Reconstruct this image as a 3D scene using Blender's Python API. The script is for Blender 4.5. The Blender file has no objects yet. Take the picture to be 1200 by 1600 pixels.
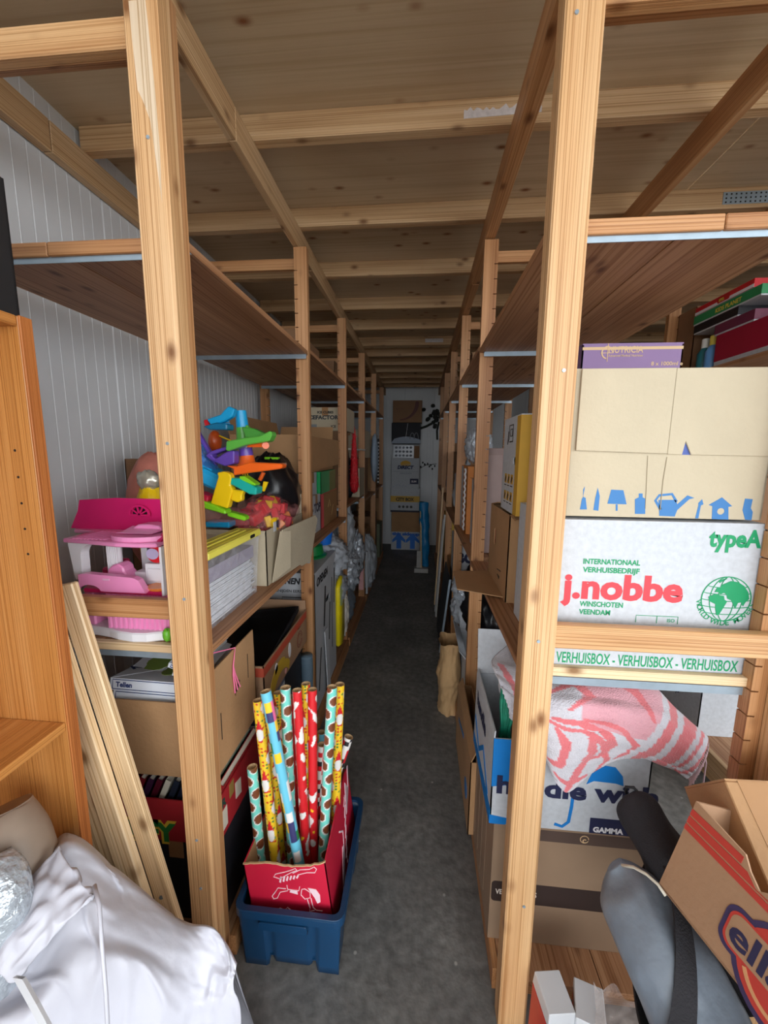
import bpy, bmesh, math, random
from mathutils import Vector, Matrix, Euler, noise
from mathutils.geometry import tessellate_polygon
random.seed(7)
SC = bpy.context.scene
COL = SC.collection
PI = math.pi

# ------------------------------------------------------------------ camera
# world: x right, y along the aisle, z up; the eye is 1.60 m above the floor
RX = Vector((0.99569425, -0.02305068, 0.08978655))
RY = Vector((0.09219608, 0.14557276, -0.98504236))
RZ = Vector((0.00963542, 0.98907898, 0.14707115))
EYE = Vector((0, 0, 1.6)); FPX = 609.0
cam = bpy.data.cameras.new('camera'); camo = bpy.data.objects.new('camera', cam); COL.objects.link(camo)
camo.matrix_world = Matrix.Translation(EYE) @ Matrix((RX, RY, RZ)).to_4x4()
cam.sensor_fit = 'AUTO'; cam.sensor_width = 36; cam.lens = FPX / 1600 * 36; cam.clip_start = .02
SC.camera = camo

# ------------------------------------------------------------------ light
W = bpy.data.worlds.new('overcast_sky'); SC.world = W; W.use_nodes = True
bg = W.node_tree.nodes['Background']
bg.inputs[0].default_value = (.93, .97, 1.0, 1); bg.inputs[1].default_value = 5.5
HY = 4.5
pl = bpy.data.lights.new('door_portal', 'AREA'); pl.shape = 'RECTANGLE'; pl.size = 7.0; pl.size_y = 3.4
pl.cycles.is_portal = True
plo = bpy.data.objects.new('door_portal', pl); COL.objects.link(plo)
plo.location = (.7, -HY, 1.7); plo.rotation_euler = (PI/2, 0, 0)
pl2 = bpy.data.lights.new('side_portal', 'AREA'); pl2.shape = 'RECTANGLE'; pl2.size = HY+.8; pl2.size_y = 3.4; pl2.cycles.is_portal = True
pl2o = bpy.data.objects.new('side_portal', pl2); COL.objects.link(pl2o); pl2o.location = (4.25, (.8-HY)/2, 1.7); pl2o.rotation_euler = (PI/2, 0, PI/2)
SC.view_settings.view_transform = 'Standard'; SC.view_settings.look = 'None'
SC.view_settings.exposure = 0.05; SC.view_settings.gamma = 1; SC.view_settings.use_curve_mapping = False

# ------------------------------------------------------------------ materials
def S(r, g, b):
    f = lambda c: (c/12.92 if c <= .04045 else ((c+.055)/1.055)**2.4)
    return (f(r/255), f(g/255), f(b/255), 1)
MATS = {}
def base_mat(name):
    m = bpy.data.materials.new(name); m.use_nodes = True
    nt = m.node_tree; return m, nt, nt.nodes['Principled BSDF']
def N(nt, t, **k):
    n = nt.nodes.new(t)
    for a, b in k.items(): setattr(n, a, b)
    return n
def ramp(nt, stops, interp='LINEAR'):
    r = N(nt, 'ShaderNodeValToRGB'); r.color_ramp.interpolation = interp
    e = r.color_ramp.elements
    while len(e) < len(stops): e.new(.5)
    for i, (p, c) in enumerate(stops): e[i].position = p; e[i].color = c
    return r
def shade(c, k): return (min(1, c[0]*k), min(1, c[1]*k), min(1, c[2]*k), 1)
def plain(name, c, rough=.6, var=.12, scale=12, bump=0, bscale=60, metal=0, spec=.5, coat=0, alpha=1, trans=0):
    if name in MATS: return MATS[name]
    m, nt, b = base_mat(name)
    tc = N(nt, 'ShaderNodeTexCoord'); no = N(nt, 'ShaderNodeTexNoise'); no.inputs['Scale'].default_value = scale; no.inputs['Detail'].default_value = 4
    nt.links.new(tc.outputs['Object'], no.inputs['Vector'])
    r = ramp(nt, [(.25, shade(c, 1-var)), (.75, shade(c, 1+var))])
    nt.links.new(no.outputs['Fac'], r.inputs[0]); nt.links.new(r.outputs[0], b.inputs['Base Color'])
    b.inputs['Roughness'].default_value = rough; b.inputs['Metallic'].default_value = metal
    b.inputs['Specular IOR Level'].default_value = spec; b.inputs['Coat Weight'].default_value = coat
    b.inputs['Alpha'].default_value = alpha; b.inputs['Transmission Weight'].default_value = trans
    if bump:
        n2 = N(nt, 'ShaderNodeTexNoise'); n2.inputs['Scale'].default_value = bscale; n2.inputs['Detail'].default_value = 3
        nt.links.new(tc.outputs['Object'], n2.inputs['Vector'])
        bp = N(nt, 'ShaderNodeBump'); bp.inputs['Strength'].default_value = bump; bp.inputs['Distance'].default_value = .01
        nt.links.new(n2.outputs['Fac'], bp.inputs['Height']); nt.links.new(bp.outputs[0], b.inputs['Normal'])
    MATS[name] = m; return m
def wood(name, axis, lo, mid, hi, knot=True, fine=90, rough=.55, knotc=None, across=13, grain=.85):
    if name in MATS: return MATS[name]
    m, nt, b = base_mat(name)
    tc = N(nt, 'ShaderNodeTexCoord'); oi = N(nt, 'ShaderNodeObjectInfo')
    mu = N(nt, 'ShaderNodeMath', operation='MULTIPLY'); mu.inputs[1].default_value = 37.0
    nt.links.new(oi.outputs['Random'], mu.inputs[0])
    va = N(nt, 'ShaderNodeVectorMath', operation='ADD')
    nt.links.new(tc.outputs['Object'], va.inputs[0]); nt.links.new(mu.outputs[0], va.inputs[1])
    def mapped(along, ac):
        mp = N(nt, 'ShaderNodeMapping'); s = [ac]*3; s[axis] = along
        mp.inputs['Scale'].default_value = s; nt.links.new(va.outputs[0], mp.inputs[0]); return mp
    n1 = N(nt, 'ShaderNodeTexNoise'); n1.inputs['Scale'].default_value = 1; n1.inputs['Detail'].default_value = 4; n1.inputs['Distortion'].default_value = .7
    nt.links.new(mapped(.9, across).outputs[0], n1.inputs['Vector'])
    r1 = ramp(nt, [(.28, lo), (.5, mid), (.72, hi)]); nt.links.new(n1.outputs['Fac'], r1.inputs[0])
    n2 = N(nt, 'ShaderNodeTexNoise'); n2.inputs['Scale'].default_value = 1; n2.inputs['Detail'].default_value = 2; n2.inputs['Distortion'].default_value = .3
    nt.links.new(mapped(.7, fine*3.6).outputs[0], n2.inputs['Vector'])
    r2 = ramp(nt, [(.38, (.62, .51, .38, 1)), (.47, (.90, .86, .80, 1)), (.56, (1, 1, 1, 1))]); nt.links.new(n2.outputs['Fac'], r2.inputs[0])
    mx = N(nt, 'ShaderNodeMix', data_type='RGBA', blend_type='MULTIPLY'); mx.inputs[0].default_value = grain
    nt.links.new(r1.outputs[0], mx.inputs[6]); nt.links.new(r2.outputs[0], mx.inputs[7])
    out = mx.outputs[2]
    if knot:
        vo = N(nt, 'ShaderNodeTexVoronoi'); vo.inputs['Scale'].default_value = 1
        nt.links.new(mapped(6.0, 11).outputs[0], vo.inputs['Vector'])
        rk = ramp(nt, [(.05, (1, 1, 1, 1)), (.11, (.6, .6, .6, 1)), (.15, (.25, .25, .25, 1)), (.21, (0, 0, 0, 1))])
        nt.links.new(vo.outputs['Distance'], rk.inputs[0])
        mk = N(nt, 'ShaderNodeMix', data_type='RGBA'); nt.links.new(rk.outputs[0], mk.inputs[0])
        nt.links.new(out, mk.inputs[6]); mk.inputs[7].default_value = knotc or (lo[0]*.42, lo[1]*.33, lo[2]*.26, 1)
        out = mk.outputs[2]
    nt.links.new(out, b.inputs['Base Color']); b.inputs['Roughness'].default_value = rough
    bp = N(nt, 'ShaderNodeBump'); bp.inputs['Strength'].default_value = .25; bp.inputs['Distance'].default_value = .004
    nt.links.new(n2.outputs['Fac'], bp.inputs['Height']); nt.links.new(bp.outputs[0], b.inputs['Normal'])
    MATS[name] = m; return m
def painted(name, rough=.45, sheen=0, bump=0, bscale=150, alpha=1, coat=0):
    if name in MATS: return MATS[name]
    m, nt, b = base_mat(name)
    at_ = N(nt, 'ShaderNodeVertexColor', layer_name='Col')
    nt.links.new(at_.outputs[0], b.inputs['Base Color']); b.inputs['Roughness'].default_value = rough
    b.inputs['Sheen Weight'].default_value = sheen; b.inputs['Alpha'].default_value = alpha; b.inputs['Coat Weight'].default_value = coat
    if bump:
        tc = N(nt, 'ShaderNodeTexCoord'); n2 = N(nt, 'ShaderNodeTexNoise'); n2.inputs['Scale'].default_value = bscale
        nt.links.new(tc.outputs['Object'], n2.inputs['Vector'])
        bp = N(nt, 'ShaderNodeBump'); bp.inputs['Strength'].default_value = bump; bp.inputs['Distance'].default_value = .01
        nt.links.new(n2.outputs['Fac'], bp.inputs['Height']); nt.links.new(bp.outputs[0], b.inputs['Normal'])
    MATS[name] = m; return m
def film(name, c, alpha=.35, rough=.18):
    if name in MATS: return MATS[name]
    m, nt, b = base_mat(name)
    tc = N(nt, 'ShaderNodeTexCoord'); n2 = N(nt, 'ShaderNodeTexNoise'); n2.inputs['Scale'].default_value = 28; n2.inputs['Detail'].default_value = 4
    nt.links.new(tc.outputs['Object'], n2.inputs['Vector'])
    r = ramp(nt, [(.35, (alpha*.55,)*3+(1,)), (.7, (min(1, alpha*1.5),)*3+(1,))]); nt.links.new(n2.outputs['Fac'], r.inputs[0])
    nt.links.new(r.outputs[0], b.inputs['Alpha'])
    bp = N(nt, 'ShaderNodeBump'); bp.inputs['Strength'].default_value = .8; bp.inputs['Distance'].default_value = .02
    nt.links.new(n2.outputs['Fac'], bp.inputs['Height']); nt.links.new(bp.outputs[0], b.inputs['Normal'])
    b.inputs['Base Color'].default_value = c; b.inputs['Roughness'].default_value = rough
    MATS[name] = m; return m

def wset(prefix, lo, mid, hi, **k): return [wood(prefix+'_'+'xyz'[i], i, lo, mid, hi, **k) for i in range(3)]
PINE = wset('pine', S(190, 142, 96), S(212, 168, 120), S(224, 186, 142), rough=.48)
RACK = wset('rack_wood', S(166, 114, 72), S(190, 138, 92), S(206, 158, 112), rough=.48)
BEAM = wset('joist_wood', S(186, 148, 106), S(206, 170, 128), S(220, 188, 148))
DARKW = wset('shelf_board', S(158, 112, 78), S(178, 132, 96), S(194, 150, 112), fine=40)
PALE = wset('pale_pine', S(206, 172, 128), S(226, 196, 154), S(236, 212, 176), across=18)
BOOK = wset('oak_veneer', S(178, 118, 60), S(200, 138, 74), S(214, 156, 94), knot=False, rough=.33, fine=120)
PLY = wood('ceiling_plywood', 0, S(186, 160, 126), S(202, 178, 144), S(214, 192, 160), knot=True, fine=16, rough=.65, across=3.0, knotc=S(130, 80, 44), grain=.3)
CARD = plain('brown_cardboard', S(172, 132, 92), .8, .1, 7, .15, 90)
CARD2 = plain('dark_cardboard', S(140, 104, 74), .8, .1, 7, .15, 90)
BEIGE = plain('beige_cardboard', S(190, 177, 152), .8, .05, 9, .12, 90)
GREYC = plain('grey_cardboard', S(184, 187, 192), .75, .08, 8)
WHITEC = plain('white_cardboard', S(192, 196, 202), .7, .09, 70, .06, 120)
EDGE = plain('cardboard_edge', S(206, 172, 128), .9, .15, 60)
TAPE = plain('packing_tape', S(170, 128, 88), .25, .05, 10)
WHITEP = plain('white_plastic', S(208, 210, 214), .35, .03)
STEEL = plain('galvanised_steel', S(168, 186, 200), .38, .08, 30, metal=.55)
BLACK = plain('matte_black', S(22, 22, 25), .6, .2)
BLACKG = plain('glossy_black', S(12, 12, 14), .18, .1)
FABBLK = plain('black_fabric', S(34, 33, 38), .8, .15, 30, .3, 300)
HOLE = plain('hand_hole_interior', S(40, 30, 22), .9, .1)  # flat dark tone painted for the shade inside small openings
INKS = {}
def ink(r, g, b, rough=.6):
    k = 'print_%02x%02x%02x' % (r, g, b)
    return plain(k, S(r, g, b), rough, .03, 30)
def plastic(n, r, g, b, rough=.3): return plain(n, S(r, g, b), rough, .03, 10, coat=.1)
PNT = painted('printed_paper', .35, coat=.3)
CLOTHP = painted('printed_terry', .95, .4, .5, 260)

# ------------------------------------------------------------------ geometry
def at(px, py, x=None, y=None, z=None):          # measurement: a photo pixel on a known plane -> metres
    d = Vector((px-600, 800-py, -FPX)); w = Vector((RX.dot(d), RY.dot(d), RZ.dot(d)))
    t = x/w.x if x is not None else y/w.y if y is not None else (z-1.6)/w.z
    return EYE + w*t
class G:
    def __init__(s): s.v = []; s.f = []; s.mi = []; s.c = None; s.cur = 0
    def add(s, vs, fs, cols=None):
        o = len(s.v); s.v += [tuple(p) for p in vs]
        for f in fs: s.f.append(tuple(i+o for i in f)); s.mi.append(s.cur)
        if cols is not None:
            if s.c is None: s.c = [(1, 1, 1, 1)]*o
            s.c += cols
        elif s.c is not None: s.c += [(1, 1, 1, 1)]*len(vs)
        return s
    def box(s, x0, x1, y0, y1, z0, z1, M=None):
        vs = [Vector((x, y, z)) for x in (x0, x1) for y in (y0, y1) for z in (z0, z1)]
        if M is not None: vs = [M @ p for p in vs]
        return s.add(vs, [(0, 1, 3, 2), (4, 6, 7, 5), (0, 4, 5, 1), (2, 3, 7, 6), (0, 2, 6, 4), (1, 5, 7, 3)])
    def hexa(s, b, t):                             # bottom quad, top quad
        return s.add(list(b)+list(t), [(3, 2, 1, 0), (4, 5, 6, 7), (0, 1, 5, 4), (1, 2, 6, 5), (2, 3, 7, 6), (3, 0, 4, 7)])
    def prism(s, loops, O, U, V, t, Nn=None):      # polygon with holes, extruded by t along U x V
        O, U, V = Vector(O), Vector(U), Vector(V); Nn = Vector(Nn) if Nn else U.cross(V).normalized()
        L2 = [[Vector((p[0], p[1], 0)) for p in L] for L in loops]
        flat = [p for L in L2 for p in L]; n = len(flat)
        vs = [O+U*p.x+V*p.y for p in flat]; vs += [p+Nn*t for p in vs]
        fs = []
        for tri in tessellate_polygon(L2):
            a, b, c = tri
            ar = (flat[b]-flat[a]).cross(flat[c]-flat[a]).z
            if abs(ar) < 1e-12: continue
            if ar < 0: a, c = c, a
            fs += [(a+n, b+n, c+n), (c, b, a)]
        o = 0
        for L in L2:
            k = len(L)
            for i in range(k): j = (i+1) % k; fs.append((o+i, o+j, o+j+n, o+i+n))
            o += k
        return s.add(vs, fs)
    def tube(s, pts, r, n=8, closed=False, cap=True):
        P = [Vector(p) for p in pts]; R = r if isinstance(r, (list, tuple)) else [r]*len(P)
        vs = []; fs = []; up = Vector((0, 0, 1)); m = len(P)
        T0 = (P[1]-P[0]).normalized(); a = up if abs(T0.dot(up)) < .95 else Vector((1, 0, 0))
        nrm = T0.cross(a).normalized()
        for i, p in enumerate(P):
            T = ((P[(i+1) % m]-P[i-1]) if closed else (P[min(i+1, m-1)]-P[max(i-1, 0)])).normalized()
            nrm = (nrm-T*nrm.dot(T)).normalized(); b = T.cross(nrm)
            for k in range(n):
                w = 2*PI*k/n; vs.append(p+(nrm*math.cos(w)+b*math.sin(w))*R[i])
        for i in range(m if closed else m-1):
            j = (i+1) % m
            for k in range(n): l = (k+1) % n; fs.append((i*n+k, i*n+l, j*n+l, j*n+k))
        if cap and not closed: fs += [tuple(range(n))[::-1], tuple(range((m-1)*n, m*n))]
        return s.add(vs, fs)
    def cyl(s, a, b, r0, r1=None, n=20): return s.tube([a, b], [r0, r0 if r1 is None else r1], n)
    def lathe(s, prof, O=(0, 0, 0), n=28, sx=1, sy=1):
        vs = []; fs = []; O = Vector(O); m = len(prof)
        for (r, z) in prof:
            for k in range(n): w = 2*PI*k/n; vs.append(O+Vector((r*math.cos(w)*sx, r*math.sin(w)*sy, z)))
        for i in range(m-1):
            for k in range(n): l = (k+1) % n; fs.append((i*n+k, i*n+l, (i+1)*n+l, (i+1)*n+k))
        fs += [tuple(range(n))[::-1], tuple(range((m-1)*n, m*n))]
        return s.add(vs, fs)
    def grid(s, fn, nu, nv, cfn=None, closeu=False):
        vs = []; cs = [] if cfn else None
        for j in range(nv+1):
            for i in range(nu+(0 if closeu else 1)):
                vs.append(fn(i/nu, j/nv))
                if cfn: cs.append(cfn(i/nu, j/nv))
        w = nu if closeu else nu+1; fs = []
        for j in range(nv):
            for i in range(nu):
                k = (i+1) % w; fs.append((j*w+i, j*w+k, (j+1)*w+k, (j+1)*w+i))
        return s.add(vs, fs, cs)
    def blob(s, c, r, seed=0, amp=.18, fr=3.0, n=28, ridged=True, flat=None):
        c = Vector(c)
        def fn(u, v):
            a = 2*PI*u; b = PI*v; d = Vector((math.sin(b)*math.cos(a), math.sin(b)*math.sin(a), math.cos(b)))
            q = d*fr+Vector((seed*7.3, seed*3.1, seed))
            k = noise.noise(q)*.6+((.5-abs(noise.noise(q*1.9)))*.8 if ridged else noise.noise(q*2)*.4)
            p = Vector((d.x*r[0], d.y*r[1], d.z*r[2]))*(1+amp*k)
            if flat is not None: p.z = max(p.z, flat)
            return c+p
        return s.grid(fn, n, n//2+2, closeu=True)
def arc(cx, cy, r, a0, a1, n=12, ry=None):
    ry = r if ry is None else ry
    return [(cx+r*math.cos(math.radians(a0+(a1-a0)*i/n)), cy+ry*math.sin(math.radians(a0+(a1-a0)*i/n))) for i in range(n+1)]
def circ(cx, cy, r, n=20, ry=None): return arc(cx, cy, r, 0, 360*(n-1)/n, n-1, ry)
def rrect(x0, x1, y0, y1, r, n=4):
    return arc(x1-r, y0+r, r, -90, 0, n)+arc(x1-r, y1-r, r, 0, 90, n)+arc(x0+r, y1-r, r, 90, 180, n)+arc(x0+r, y0+r, r, 180, 270, n)
def stroke(pts, w):                                  # outline of a polyline of width w
    P = [Vector((p[0], p[1])) for p in pts]; A = []; B = []
    for i, p in enumerate(P):
        T = (P[min(i+1, len(P)-1)]-P[max(i-1, 0)])
        if T.length < 1e-9: T = Vector((1, 0))
        T.normalize(); n = Vector((-T.y, T.x))*w/2; A.append(p-n); B.append(p+n)
    return [tuple(p) for p in A]+[tuple(p) for p in reversed(B)]
def mesh(name, g, mats, bevel=0, smooth=False, inv=None):
    me = bpy.data.meshes.new(name)
    vs = g.v if inv is None else [inv @ Vector(p) for p in g.v]
    me.from_pydata([tuple(p) for p in vs], [], g.f)
    mats = mats if isinstance(mats, (list, tuple)) else [mats]
    for m in mats: me.materials.append(m)
    if len(mats) > 1: me.polygons.foreach_set('material_index', g.mi)
    if g.c is not None:
        a = me.color_attributes.new('Col', 'FLOAT_COLOR', 'POINT'); a.data.foreach_set('color', [x for c in g.c for x in c])
    bm = bmesh.new(); bm.from_mesh(me)
    if g.c is None:
        bmesh.ops.recalc_face_normals(bm, faces=bm.faces)
    if bevel:
        bmesh.ops.remove_doubles(bm, verts=bm.verts, dist=1e-6)
        es = [e for e in bm.edges if len(e.link_faces) == 2 and e.calc_face_angle(0) > .6]
        bmesh.ops.bevel(bm, geom=es, offset=bevel, segments=1, affect='EDGES', clamp_overlap=True)
    bm.to_mesh(me); bm.free()
    if smooth:
        me.polygons.foreach_set('use_smooth', [True]*len(me.polygons))
        if smooth == 'auto': me.set_sharp_from_angle(angle=math.radians(38))
    me.update(); return me
TXT = {}
def text_geo(body, h, bold=0, shear=0, width=None):
    k = (body, bold, shear)
    if k not in TXT:
        c = bpy.data.curves.new('lettering', 'FONT'); c.body = body; c.size = 1; c.offset = bold; c.shear = shear; c.resolution_u = 3
        o = bpy.data.objects.new('lettering', c); m = bpy.data.meshes.new_from_object(o)
        TXT[k] = ([v.co.copy() for v in m.vertices], [tuple(p.vertices) for p in m.polygons])
        bpy.data.objects.remove(o); bpy.data.meshes.remove(m); bpy.data.curves.remove(c)
    vs, fs = TXT[k]
    if not vs: return [], [], 0
    x0 = min(v.x for v in vs); x1 = max(v.x for v in vs); sc = h/.73
    sx = sc if width is None else width/(x1-x0)
    return [((v.x-x0)*sx, v.y*sc) for v in vs], fs, (x1-x0)*sx
class Thing:
    def __init__(s, name, label, cat, loc=(0, 0, 0), rot=(0, 0, 0), group=None, world=None, kind=None, parent=None):
        e = bpy.data.objects.new(name, None); COL.objects.link(e); e.empty_display_size = .05
        e.location = loc; e.rotation_euler = Euler(rot) if not isinstance(rot, Matrix) else rot.to_euler()
        if label: e['label'] = label
        if cat: e['category'] = cat
        if group: e['group'] = group
        if kind: e['kind'] = kind
        s.e = e; s.M = Matrix.Translation(Vector(loc)) @ (rot.to_4x4() if isinstance(rot, Matrix) else Euler(rot).to_matrix().to_4x4())
        s.inv = s.M.inverted(); s.world = world
    def part(s, name, g, mat, bevel=0, smooth=False, label=None, parent=None, world=None, kind=None):
        w = s.world if world is None else world
        o = bpy.data.objects.new(name, mesh(name, g, mat, bevel, smooth, s.inv if w else None))
        COL.objects.link(o); o.parent = parent or s.e
        if label: o['label'] = label
        if kind: o['kind'] = kind
        return o
    def plane(s, O, U, V): s.pO, s.pU, s.pV = Vector(O), Vector(U).normalized(), Vector(V).normalized(); return s
    def decal(s, loops, mat, name='print', t=.0007, g=None):
        g2 = g or G()
        if loops and not isinstance(loops[0][0], (list, tuple)): loops = [loops]
        g2.prism(loops, s.pO-s.pU.cross(s.pV)*.0002, s.pU, s.pV, t)
        if g is None: return s.part(name, g2, mat, world=False)
    def decals(s, polys, mat, name='print'):
        g = G()
        for k, p in enumerate(polys): s.decal(p, mat, g=g, t=.0014+.00002*k)
        return s.part(name, g, mat, world=False)
    def text(s, body, u, v, h, mat, bold=.02, shear=0, width=None, center=False, right=False, name='lettering', lift=.0007, rot=0):
        vs, fs, w = text_geo(body, h, bold, shear, width)
        if not vs: return
        off = -w/2 if center else -w if right else 0
        n = s.pU.cross(s.pV); ca, sa = math.cos(rot), math.sin(rot)
        U = s.pU*ca+s.pV*sa; V = s.pV*ca-s.pU*sa
        P0 = s.pO+s.pU*u+s.pV*v
        me = bpy.data.meshes.new(name); me.from_pydata([tuple(P0+U*(a+off)+V*b+n*lift) for a, b in vs], [], fs); me.materials.append(mat)
        o = bpy.data.objects.new(name, me); COL.objects.link(o); o.parent = s.e; return o
def solo(name, label, cat, g, mat, loc=None, group=None, bevel=0, smooth=False, kind=None):
    if loc is None:
        xs = [p[0] for p in g.v]; ys = [p[1] for p in g.v]; zs = [p[2] for p in g.v]
        loc = ((min(xs)+max(xs))/2, (min(ys)+max(ys))/2, min(zs))
    o = bpy.data.objects.new(name, mesh(name, g, mat, bevel, smooth, Matrix.Translation(-Vector(loc)))); COL.objects.link(o); o.location = loc
    if label: o['label'] = label
    if cat: o['category'] = cat
    if group: o['group'] = group
    if kind: o['kind'] = kind
    return o

# ------------------------------------------------------------------ the setting
FLOOR = None
def make_floor():
    m, nt, b = base_mat('stained_concrete')
    tc = N(nt, 'ShaderNodeTexCoord')
    n1 = N(nt, 'ShaderNodeTexNoise'); n1.inputs['Scale'].default_value = 2.6; n1.inputs['Detail'].default_value = 8; n1.inputs['Roughness'].default_value = .65
    n2 = N(nt, 'ShaderNodeTexNoise'); n2.inputs['Scale'].default_value = 30; n2.inputs['Detail'].default_value = 5
    vo = N(nt, 'ShaderNodeTexVoronoi'); vo.inputs['Scale'].default_value = 9
    for n in (n1, n2, vo): nt.links.new(tc.outputs['Object'], n.inputs['Vector'])
    r1 = ramp(nt, [(.3, S(98, 98, 97)), (.55, S(122, 121, 118)), (.75, S(146, 144, 140))]); nt.links.new(n1.outputs['Fac'], r1.inputs[0])
    r2 = ramp(nt, [(.35, (.72, .72, .72, 1)), (.65, (1.1, 1.1, 1.1, 1))]); nt.links.new(n2.outputs['Fac'], r2.inputs[0])
    mx = N(nt, 'ShaderNodeMix', data_type='RGBA', blend_type='MULTIPLY'); mx.inputs[0].default_value = 1
    nt.links.new(r1.outputs[0], mx.inputs[6]); nt.links.new(r2.outputs[0], mx.inputs[7])
    rv = ramp(nt, [(.03, (1, 1, 1, 1)), (.06, (0, 0, 0, 1))]); nt.links.new(vo.outputs['Distance'], rv.inputs[0])
    ms = N(nt, 'ShaderNodeMix', data_type='RGBA'); nt.links.new(rv.outputs[0], ms.inputs[0]); nt.links.new(mx.outputs[2], ms.inputs[6]); ms.inputs[7].default_value = S(170, 168, 162)
    nt.links.new(ms.outputs[2], b.inputs['Base Color']); b.inputs['Roughness'].default_value = .62
    bp = N(nt, 'ShaderNodeBump'); bp.inputs['Strength'].default_value = .3; bp.inputs['Distance'].default_value = .01
    nt.links.new(n2.outputs['Fac'], bp.inputs['Height']); nt.links.new(bp.outputs[0], b.inputs['Normal'])
    g = G().box(-9, 9, -9, 7.2, -.12, 0)
    return solo('floor', 'dark stained concrete floor of the storage hall', None, g, m, loc=(0, 0, 0), kind='structure')
make_floor()
solo('ground', 'unseen yard outside, made pale to bounce light onto the ceiling', None, G().box(-14, 14, -20, -.9, -.10, .004), plain('bounce_paving', S(168, 166, 162), .8, .1, 2), loc=(0, 0, 0), kind='structure')  # unseen ground, kept pale so it throws light up to the plywood
HALLW = plain('bounce_paint', S(222, 224, 226), .7, .03)  # unseen front hall, added with pale faces to spread bounced light
for n_, b_ in (('added_wall_outer_left', (-2.9, -2.8, -HY, -.3, 0, 3.4)), ('added_wall_return_left', (-2.8, -1.30, -.4, -.3, 0, 3.4)), ('added_wall_return_right', (2.76, 4.2, .8, .9, 0, 3.4)), ('added_trim_1', (-2.8, 4.2, -.12, -.02, 2.80, 3.4))):
    solo(n_, 'unseen pale surface added behind the viewer to bounce daylight', None, G().box(*b_), HALLW, loc=(0, 0, 0), kind='structure')
solo('added_ceiling_hall', 'unseen pale ceiling added behind the viewer to bounce daylight', None, G().box(-2.9, 4.3, -HY, -.02, 3.4, 3.5), HALLW, loc=(0, 0, 0), kind='structure')
PANEL = plain('panel_paint', S(218, 221, 224), .45, .05, 3)
def ribbed(name, label, pts, horizontal_axis, length_range, z0, z1, flip):
    # corrugated sandwich panel: fine grooves every 50 mm and a joint every 10th
    a, b = length_range; prof = []; p = .05; k = 0; s = a
    while s < b:
        d = .004 if k % 10 == 0 else .0015
        w = .004 if k % 10 == 0 else .002
        prof += [(s, 0), (s+w, -d), (s+2*w, -d), (s+3*w, 0)] if k % 2 == 0 else [(s, 0), (s+w*.5, .0012), (s+w*1.2, .0012), (s+w*2, 0)]
        s += p; k += 1
    prof.append((b, 0)); g = G(); n = len(prof); vs = []
    for z in (z0, z1):
        for (q, d) in prof: vs.append((pts+d*flip, q, z) if horizontal_axis == 'y' else (q, pts+d*flip, z))
    back = -.06*flip
    for z in (z0, z1):
        for q in (a, b): vs.append((pts+back, q, z) if horizontal_axis == 'y' else (q, pts+back, z))
    fs = [(i, i+1, n+i+1, n+i) for i in range(n-1)]
    m = 2*n; fs += [(m, m+1, m+3, m+2), (0, m, m+2, n), (n-1, m+1, m+3, 2*n-1), tuple(range(n))[::-1]+(m, m+1), tuple(range(n, 2*n))+(m+3, m+2)]
    g.add(vs, fs)
    return solo(name, label, None, g, PANEL, loc=(0, 0, 0), kind='structure')
ribbed('wall_left', 'white ribbed sandwich panel wall along the left racks', -1.29, 'y', (-.4, 6.85), 0, 2.95, 1)
ribbed('wall_back', 'white ribbed panel wall at the end of the aisle', 6.85, 'x', (-1.29, 2.7), 0, 2.95, -1)
ribbed('wall_right', 'white ribbed panel wall beyond the second aisle', 2.7, 'y', (.8, 6.85), 0, 2.95, -1)

ceil = Thing('ceiling', 'plywood ceiling carried by cross joists and long stringers', None, (0, 0, 2.76), kind='structure', world=True)
for i, (y0, y1) in enumerate([(-.1, .79), (.795, 2.045), (2.05, 3.285), (3.29, 4.52), (4.525, 5.77), (5.775, 6.85)]):
    ceil.part('plywood_sheet', G().box(-1.29, 1.148, y0, y1, 2.772, 2.79), PLY)
    ceil.part('plywood_sheet', G().box(1.152, 2.7, y0, y1, 2.772, 2.79), PLY)
JY = [.3, .8, 1.50, 2.03, 2.57, 3.13, 3.62, 4.14, 4.57, 5.0, 5.42, 5.83, 6.24, 6.6]
for y in JY:
    j = ceil.part('joist', G().box(-1.27, 2.69, y, y+.042, 2.688, 2.772), BEAM[0], bevel=.003)
    if y == 1.50:
        g = G(); ed = []
        for i in range(25): ed.append((.118+i*.0105, 2.747+random.uniform(-.016, .004)))
        lower = [(.37, 2.716), (.118, 2.711)]
        g.prism([[(p[0], p[1]) for p in lower[::-1]]+[(p[0], p[1]) for p in reversed(ed)]], (0, y-.0002, 0), (1, 0, 0), (0, 0, 1), .001)
        ceil.part('label_remnant', g, plain('torn_paper', S(214, 206, 204), .7, .15, 60), label='torn white paper label')
    if y == 4.14:
        ceil.part('label_remnant', G().box(.02, .2, y-.001, y, 2.712, 2.748), plain('torn_paper', S(214, 206, 204), .7), label='torn white paper label')
    if y == 2.03:
        g = G().box(1.3, 1.62, y-.002, y, 2.703, 2.752); ceil.part('nail_plate', g, STEEL, label='perforated grey metal plate')
        g = G()
        for a in range(16):
            for b in range(3): g.box(1.31+a*.02, 1.316+a*.02, y-.003, y-.002, 2.708+b*.016, 2.714+b*.016)
        ceil.part('nail_plate_hole', g, BLACK, kind='stuff')
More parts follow.
